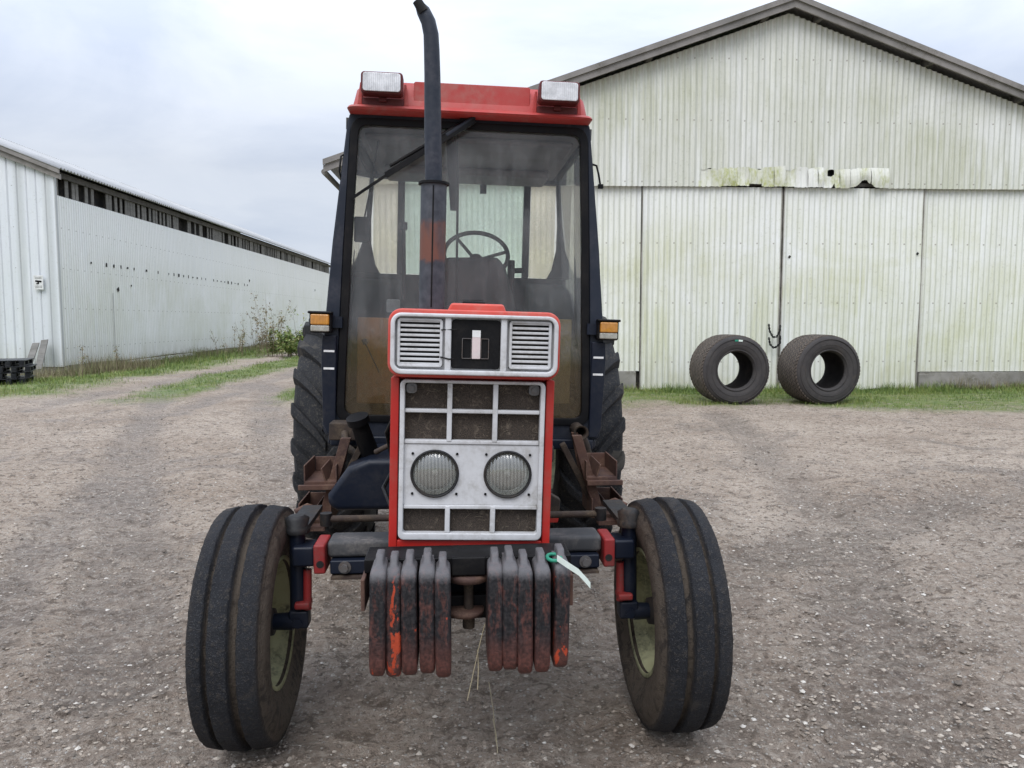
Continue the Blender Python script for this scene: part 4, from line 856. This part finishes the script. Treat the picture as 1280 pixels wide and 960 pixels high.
# ---- rusty steps
def steps(s):
    ox = .0
    T(MB().prism([(s*.55, 1.02), (s*.60, 1.02), (s*.735, .56), (s*.685, .56)], .90, .93).prism([(s*.585, 1.0), (s*.62, 1.0), (s*.70, .60), (s*.66, .60)], 1.14, 1.165), 'step_side_plate', RUST, bevel=.003)
    for zc, xc in ((.845, .70), (.655, .73)):
        m = MB().bx(s*(xc-.085), s*(xc+.075), .86, 1.14, zc-.05, zc-.03).bx(s*(xc-.085), s*(xc-.077), .86, 1.14, zc-.04, zc+.05).bx(s*(xc+.067), s*(xc+.075), .86, 1.14, zc-.04, zc+.05)
        m.bx(s*(xc-.075), s*(xc+.065), 1.128, 1.139, zc-.03, zc+.045).box((s*(xc-.02), .99, zc+.0), (.008, .26, .07), Matrix.Rotation(.3*s, 3, 'Y'))
        T(m, 'step_tread', RUST, bevel=.003)
    T(MB().bx(s*.62, s*.80, .84, .858, .775, .80), 'step_edge', RUST, bevel=.003)
    T(MB().lathe([(0, .034), (.0, .026), (.16, .026), (.16, .034)], (s*.77, .70, .655), 'Y', 20, True, True).bx(s*.66, s*.86, .74, .80, .60, .622).tube([(s*.70, .80, .69), (s*.74, .75, .72), (s*.79, .72, .70)], .014, 8), 'rusty_pipe', RUST)
    T(MB().bar((s*.62, .45, .62), (s*.86, .55, .645), .03, .022), 'steering_rod', RUSTD, bevel=.003)
    T(MB().bar((s*.50, .9, .98), (s*.70, 1.0, .60), .03, .03, (0, 1, 0)), 'step_stay', RUSTD, bevel=.003)
steps(-1); steps(1)
T(MB().lathe([(0, .035), (-.02, .04), (.0, .026), (.25, .026), (.25, .035)], (.62, 1.12, 1.02), 'Y', 20, True, True).tube([(.63, 1.2, 1.0), (.66, 1.2, .93), (.68, 1.25, .88)], .03, 12), 'rusty_elbow', RUSTD, body=True)
T(MB().bx(-.70, -.56, 1.1, 1.24, .96, 1.05).tube([(-.62, 1.1, 1.0), (-.60, 1.0, .95), (-.52, .95, .9)], .02, 8), 'cab_mount', RUSTD, bevel=.01, body=True)
# ---- cab
YF, YR = 1.30, 2.70
outer = [(-.755, .955), (-.775, 1.35), (-.715, 2.0), (-.638, 2.675), (.638, 2.675), (.715, 2.0), (.775, 1.35), (.755, .955)]
inner = [(-.665, 1.055), (-.655, 1.4), (-.632, 2.0), (-.603, 2.625), (.603, 2.625), (.632, 2.0), (.655, 1.4), (.665, 1.055)]
def rpoly(p, r, n=5):        # round the corners of a polygon
    out = []; m_ = len(p)
    for i in range(m_):
        a, b, c_ = Vector(p[i-1]), Vector(p[i]), Vector(p[(i+1) % m_]); d1 = (a-b).normalized(); d2 = (c_-b).normalized()
        if d1.dot(d2) < -.93: k = [tuple(b+d1*.01+(d2-d1)*.01*j/n) for j in range(n+1)]
        else: k = [tuple((b+d1*r)*(1-j/n)**2+b*2*(1-j/n)*(j/n)+(b+d2*r)*(j/n)**2) for j in range(n+1)]
        out += k
    return out
cab = T(MB().ring(rpoly(outer, .03), rpoly([(x*1.045, z) for x, z in inner], .07), YF-.01, YF+.09), 'cab_frame', GREYF, bevel=.012, body=True, seg=3)
seal_i = [(x*.975, z+(.018 if z < 1.2 else (-.018 if z > 2.5 else 0))) for x, z in inner]
T(MB().ring(rpoly([(x*1.04, z+(-.02 if z < 1.2 else (.02 if z > 2.5 else 0))) for x, z in inner], .07), rpoly(seal_i, .055), YF-.022, YF+.02), 'windscreen_seal', BLACK, cab, bevel=.004, body=True)
pl = rpoly([(x*1.01, z) for x, z in inner], .06)
T(MB().prism(pl, YF+.000, YF+.005), 'windscreen', WSCR, cab, body=True)
# lower sill, floor and back
T(MB().bx(-.74, .74, YF+.02, YR, .90, .952).bx(-.72, .72, YF-.03, YF+.02, .90, .96), 'cab_floor', NAVY, cab, bevel=.012, body=True)
m = MB().ring(rpoly([(-.70, .95), (-.70, 1.5), (-.66, 2.68), (.66, 2.68), (.70, 1.5), (.70, .95)], .03), rpoly([(-.62, 1.93), (-.66, 2.1), (-.655, 2.3), (-.64, 2.575), (.64, 2.575), (.67, 2.3)], .03), YR-.03, YR+.03) if False else MB()
m.bx(-.72, .72, YR-.03, YR+.03, 2.585, 2.69).bx(-.74, .74, YR-.03, YR+.03, .95, 1.915)
m.bx(-.478, -.432, YR-.04, YR+.035, 1.915, 2.585).bx(.418, .464, YR-.04, YR+.035, 1.915, 2.585)
for s in (-1, 1):
    m.prism([(s*.60, 1.915), (s*.635, 1.98), (s*.665, 2.12), (s*.668, 2.3), (s*.650, 2.585), (s*.76, 2.585), (s*.76, 1.915)], YR-.03, YR+.03)
T(m, 'rear_frame', GREYIN, cab, bevel=.006, body=True)
T(MB().bx(-.435, .42, YR-.003, YR+.003, 1.92, 2.58), 'rear_window', REARG, cab, body=True)
for s in (-1, 1): T(MB().bx(s*.47, s*.65, YR+.004, YR+.009, 1.92, 2.58), 'quarter_window', QG, cab, body=True)
T(MB().bx(.10, .145, YR-.06, YR-.035, 2.50, 2.585), 'window_latch', BLACK, cab, body=True)
# roof
def loft(secs):
    m = MB(); n = len(secs[0][0]); vs = [(p[0], p[1], z) for pl_, z in secs for p in pl_]
    m.add(vs, [(i*n+k, i*n+(k+1) % n, (i+1)*n+(k+1) % n, (i+1)*n+k) for i in range(len(secs)-1) for k in range(n)]+[tuple(range(n))[::-1], tuple((len(secs)-1)*n+k for k in range(n))], True)
    return m
def rr(xh, y0, y1, r): return rrect(-xh, xh, y0, y1, r, 5)
roof = T(loft([(rr(.630, 1.18, 2.84, .05), 2.662), (rr(.640, 1.17, 2.85, .05), 2.672), (rr(.634, 1.18, 2.84, .05), 2.684), (rr(.616, 1.205, 2.81, .06), 2.695), (rr(.600, 1.225, 2.79, .07), 2.78), (rr(.572, 1.255, 2.76, .09), 2.825), (rr(.50, 1.33, 2.70, .12), 2.842)]), 'cab_roof', ROOFR, body=True)
ds = roof.modifiers.new('es', 'EDGE_SPLIT'); ds.split_angle = radians(40)
T(MB().prism(rrect(-.30, .305, 2.700, 2.822, .012), 1.212, 1.222), 'roof_panel', ROOFR, roof, bevel=.004, body=True)
T(MB().bx(-.62, .62, 1.36, 2.68, 2.612, 2.655), 'roof_liner', BEIGE, roof, body=True)
T(MB().bx(-.55, .55, 2.3, 2.66, 2.56, 2.61).bx(-.58, .58, 1.45, 1.8, 2.575, 2.611), 'liner_duct', BEIGE, roof, bevel=.02, body=True)
for cx_ in (-.455, .447):
    LZ = -.008
    wl = T(MB().prism(rrect(cx_-.105, cx_+.105, 2.724, 2.832, .018), 1.11, 1.19), 'work_lamp', DRED, roof, bevel=.008, body=True)
    T(MB().prism(rrect(cx_-.094, cx_+.094, 2.733, 2.824, .014), 1.102, 1.1095), 'work_lamp_lens', WLENS, wl, bevel=.003, body=True, seg=3)
    T(MB().prism(rrect(cx_-.105, cx_+.105, 2.686, 2.7235, .004), 1.188, 1.22).bx(cx_-.02, cx_+.02, 1.17, 1.187, 2.70, 2.7235), 'lamp_recess', DRED, wl, bevel=.004, body=True)
    for e_ in (-1, 1): T(MB().prism([(cx_+e_*.13, 2.69), (cx_+e_*.107, 2.69), (cx_+e_*.107, 2.80), (cx_+e_*.118, 2.80)], 1.195, 1.217), 'recess_edge', ROOFR, wl, bevel=.003, body=True)
# sides: corner posts, side glass, door frames
for s in (-1, 1):
    T(MB().prism([(s*.64, 2.66), (s*.66, 2.66), (s*.735, 2.0), (s*.79, 1.35), (s*.775, .96), (s*.75, .96), (s*.765, 1.35), (s*.71, 2.0)], YF+.09, YF+.15), 'door_post', NAVY, cab, bevel=.004, body=True)
    m = MB(); m.add([(s*.645, YF+.14, 2.64), (s*.66, YR-.03, 2.64), (s*.74, YR-.03, 1.6), (s*.755, YF+.14, 1.10), (s*.752, YR-.03, 1.3)], [(0, 1, 2, 4, 3)]); T(m, 'side_glass', SIDEG, cab, body=True, fix=False)
    T(MB().bar((s*.652, YF+.1, 2.64), (s*.652, YR, 2.64), .035, .06).bar((s*.69, 2.0, 2.64), (s*.745, 2.05, 1.35), .04, .04, (0, 1, 0)).bar((s*.755, YF+.1, 1.02), (s*.755, YR, 1.02), .03, .12), 'door_frame', GREYIN, cab, body=True)
    # wheel arch inside the cab
    m = MB(); pr = [(1.95, 1.0), (1.96, 1.35), (2.08, 1.62), (2.3, 1.80), (2.66, 1.88), (2.66, 1.0)]
    vs = [(s*.74, y, z) for y, z in pr]+[(s*(.40 if z < 1.7 else .44), y, z) for y, z in pr]; k = len(pr)
    m.add(vs, [tuple(range(k)), tuple(range(k, 2*k))[::-1]]+[(i, i+1, k+i+1, k+i) for i in range(k-1)]); T(m, 'inner_fender', GREYIN, cab, bevel=.03, body=True)
    # outer fender behind the cab corner
    pr = [(2.65-.90*cos(a), .83+.90*sin(a)) for a in [radians(q) for q in range(20, 150, 10)]]
    m = MB(); k = len(pr); vs = [(s*.70, y, z) for y, z in pr]+[(s*.80, y, z) for y, z in pr]+[(s*.70, 2.65+(y-2.65)*.975, .83+(z-.83)*.975) for y, z in pr]+[(s*.80, 2.65+(y-2.65)*.975, .83+(z-.83)*.975) for y, z in pr]
    m.add(vs, [f for i in range(k-1) for f in ((i, i+1, k+i+1, k+i), (2*k+i, 3*k+i, 3*k+i+1, 2*k+i+1), (i, 2*k+i, 2*k+i+1, i+1), (k+i, k+i+1, 3*k+i+1, 3*k+i))], True); T(m, 'rear_fender', NAVY, body=True)
    # corner panel with two white ticks
    cp = T(MB().prism([(s*.690, 1.50), (s*.765, 1.50), (s*.770, 1.40), (s*.758, 1.02), (s*.735, .97), (s*.69, .97)], YF-.035, YF-.012), 'corner_panel', NAVY, bevel=.006, body=True)
    for z in (1.415, 1.322): T(MB().bx(s*.700, s*.756, YF-.038, YF-.0355, z-.0055, z+.0055), 'white_mark', WHITE, cp, body=True)
    # indicator
    ind = T(MB().prism(rrect(min(s*.71, s*.825), max(s*.71, s*.825), 1.512, 1.622, .012), YF-.08, YF-.015).bx(s*.705, s*.832, YF-.10, YF-.04, 1.612, 1.626), 'indicator', BLACK, bevel=.006, body=True)
    T(MB().prism(rrect(min(s*.720, s*.817), max(s*.720, s*.817), 1.553, 1.611, .008), YF-.098, YF-.081), 'amber_lens', AMBER, ind, bevel=.008, body=True, seg=3)
    T(MB().prism(rrect(min(s*.720, s*.817), max(s*.720, s*.817), 1.519, 1.552, .006), YF-.094, YF-.081), 'clear_lens', CLEARL, ind, bevel=.006, body=True)
    T(MB().bx(s*.66, s*.72, YF-.04, YF-.012, 1.54, 1.60), 'indicator_bracket', NAVY, ind, body=True)
T(MB().tube([(.68, 1.40, 2.48), (.70, 1.38, 2.47), (.712, 1.37, 2.42), (.722, 1.37, 2.37)], .006, 8).bx(.712, .738, 1.36, 1.385, 2.345, 2.368), 'mirror_arm', BLACK, cab, body=True)
T(MB().tube([(-.67, 1.40, 2.48), (-.692, 1.38, 2.46), (-.70, 1.38, 2.38), (-.69, 1.39, 2.34)], .005, 8), 'door_hinge', BLACK, cab, body=True)
# wiper
wp = T(MB().tube([(-.04, YF-.03, 2.635), (-.10, YF-.055, 2.595), (-.22, YF-.05, 2.52), (-.42, YF-.045, 2.395)], [.016, .013, .010, .008], 10).bx(-.06, .01, YF-.04, YF-.015, 2.615, 2.66), 'wiper', BLACK, cab, bevel=0, body=True)
T(MB().bar((.02, YF-.06, 2.650), (-.44, YF-.055, 2.345), .03, .016, (0, 1, 0)).bar((-.40, YF-.055, 2.372), (-.615, YF-.04, 2.222), .014, .012, (0, 1, 0)), 'wiper_blade', BLACK, wp, body=True)
T(MB().bar((.02, YF-.045, 2.665), (-.13, YF-.045, 2.562), .022, .046, (0, 1, 0)), 'wiper_cover', GREYF, wp, bevel=.006, body=True)
# ---- cab interior
T(MB().prism([(-.14, 1.25), (-.14, 1.90), (-.12, 1.945), (.17, 1.955), (.215, 1.90), (.29, 1.64), (.32, 1.25)], 1.42, 1.62), 'dashboard', GREYIN, cab, bevel=.02, body=True)
T(MB().bx(-.02, .10, 1.40, 1.419, 1.695, 1.715), 'dash_slot', BLACK, cab, body=True)
sw = MB(); c0 = Vector((.06, 1.84, 2.00)); ax = Vector((0, -.75, .66)).normalized(); e1 = Vector((1, 0, 0)); e2 = ax.cross(e1)
sw.tube([c0+(e1*cos(q*pi/24)+e2*sin(q*pi/24))*.195 for q in range(49)], .0135, 10, False)
for q in (10, 130, 250): sw.tube([c0-ax*.05, c0+(e1*cos(radians(q))+e2*sin(radians(q)))*.19], .010, 8)
T(sw.tube([c0-ax*.03, c0-ax*.06], .04, 16), 'steering_wheel', GREYIN, cab, body=True)
T(MB().tube([c0-ax*.05, c0-ax*.45], .03, 12), 'steering_column', GREYIN, cab, body=True)
T(MB().bx(.245, .285, 1.66, 1.72, 1.72, 1.96).tube([(.27, 1.7, 1.90), (.345, 1.7, 1.905)], .016, 10), 'dash_lever', BLACK, cab, bevel=.006, body=True)
T(MB().tube([(-.375, 1.9, 1.70), (-.385, 1.9, 2.15)], .012, 10).tube([(-.385, 1.9, 2.14), (-.386, 1.9, 2.185)], .024, 12), 'gear_lever', BLACK, cab, body=True)
T(MB().tube([(-.47, YF+.06, 1.30), (-.545, YF+.03, 1.46)], .0035, 8).tube([(-.542, YF+.03, 1.455), (-.553, YF+.03, 1.482)], .014, 12), 'side_lever', BLUEK, cab, body=True)
T(MB().bx(-.60, -.30, YF+.12, YF+.135, 1.12, 1.60), 'floor_mat', BROWN, cab, bevel=.01, body=True)
T(MB().bx(.36, .60, YF+.12, YF+.135, 1.14, 1.62), 'side_trim', OLIVE, cab, bevel=.01, body=True)
T(MB().bx(-.28, .30, 1.38, 1.65, .96, 1.62), 'firewall', CAST, cab, bevel=.02, body=True)
seat = T(MB().prism(rrect(-.24, .24, 1.38, 1.50, .05), 2.0, 2.45), 'seat', BLACK, cab, bevel=.03, body=True)
T(MB().prism(rrect(-.22, .22, 1.45, 1.86, .08), 2.40, 2.50), 'seat_back', BLACK, seat, bevel=.03, body=True)
T(MB().prism(rrect(-.635, -.545, 2.02, 2.16, .01), 1.50, 1.54), 'mirror', GREYIN, cab, bevel=.008, body=True)
T(MB().tube([(-.58, 1.52, 2.15), (-.55, 1.50, 2.3), (-.50, 1.48, 2.60)], .005, 6), 'mirror_rod', BLACK, cab, body=True)
T(MB().tube([(-.075, 1.36, 2.6), (-.062, 1.37, 2.35), (-.058, 1.38, 1.95), (-.055, 1.4, 1.7)], .007, 6), 'cab_cable', BLACK, cab, body=True)
T(MB().prism([(-.135, 2.62), (-.075, 2.62), (-.058, 2.20), (-.10, 2.20)], 1.40, 1.42), 'hanging_strap', BLACK, cab, body=True)
T(MB().bx(-.50, -.415, 2.1, 2.14, 1.60, 1.72), 'paper_pack', WHITE, cab, bevel=.01, body=True)
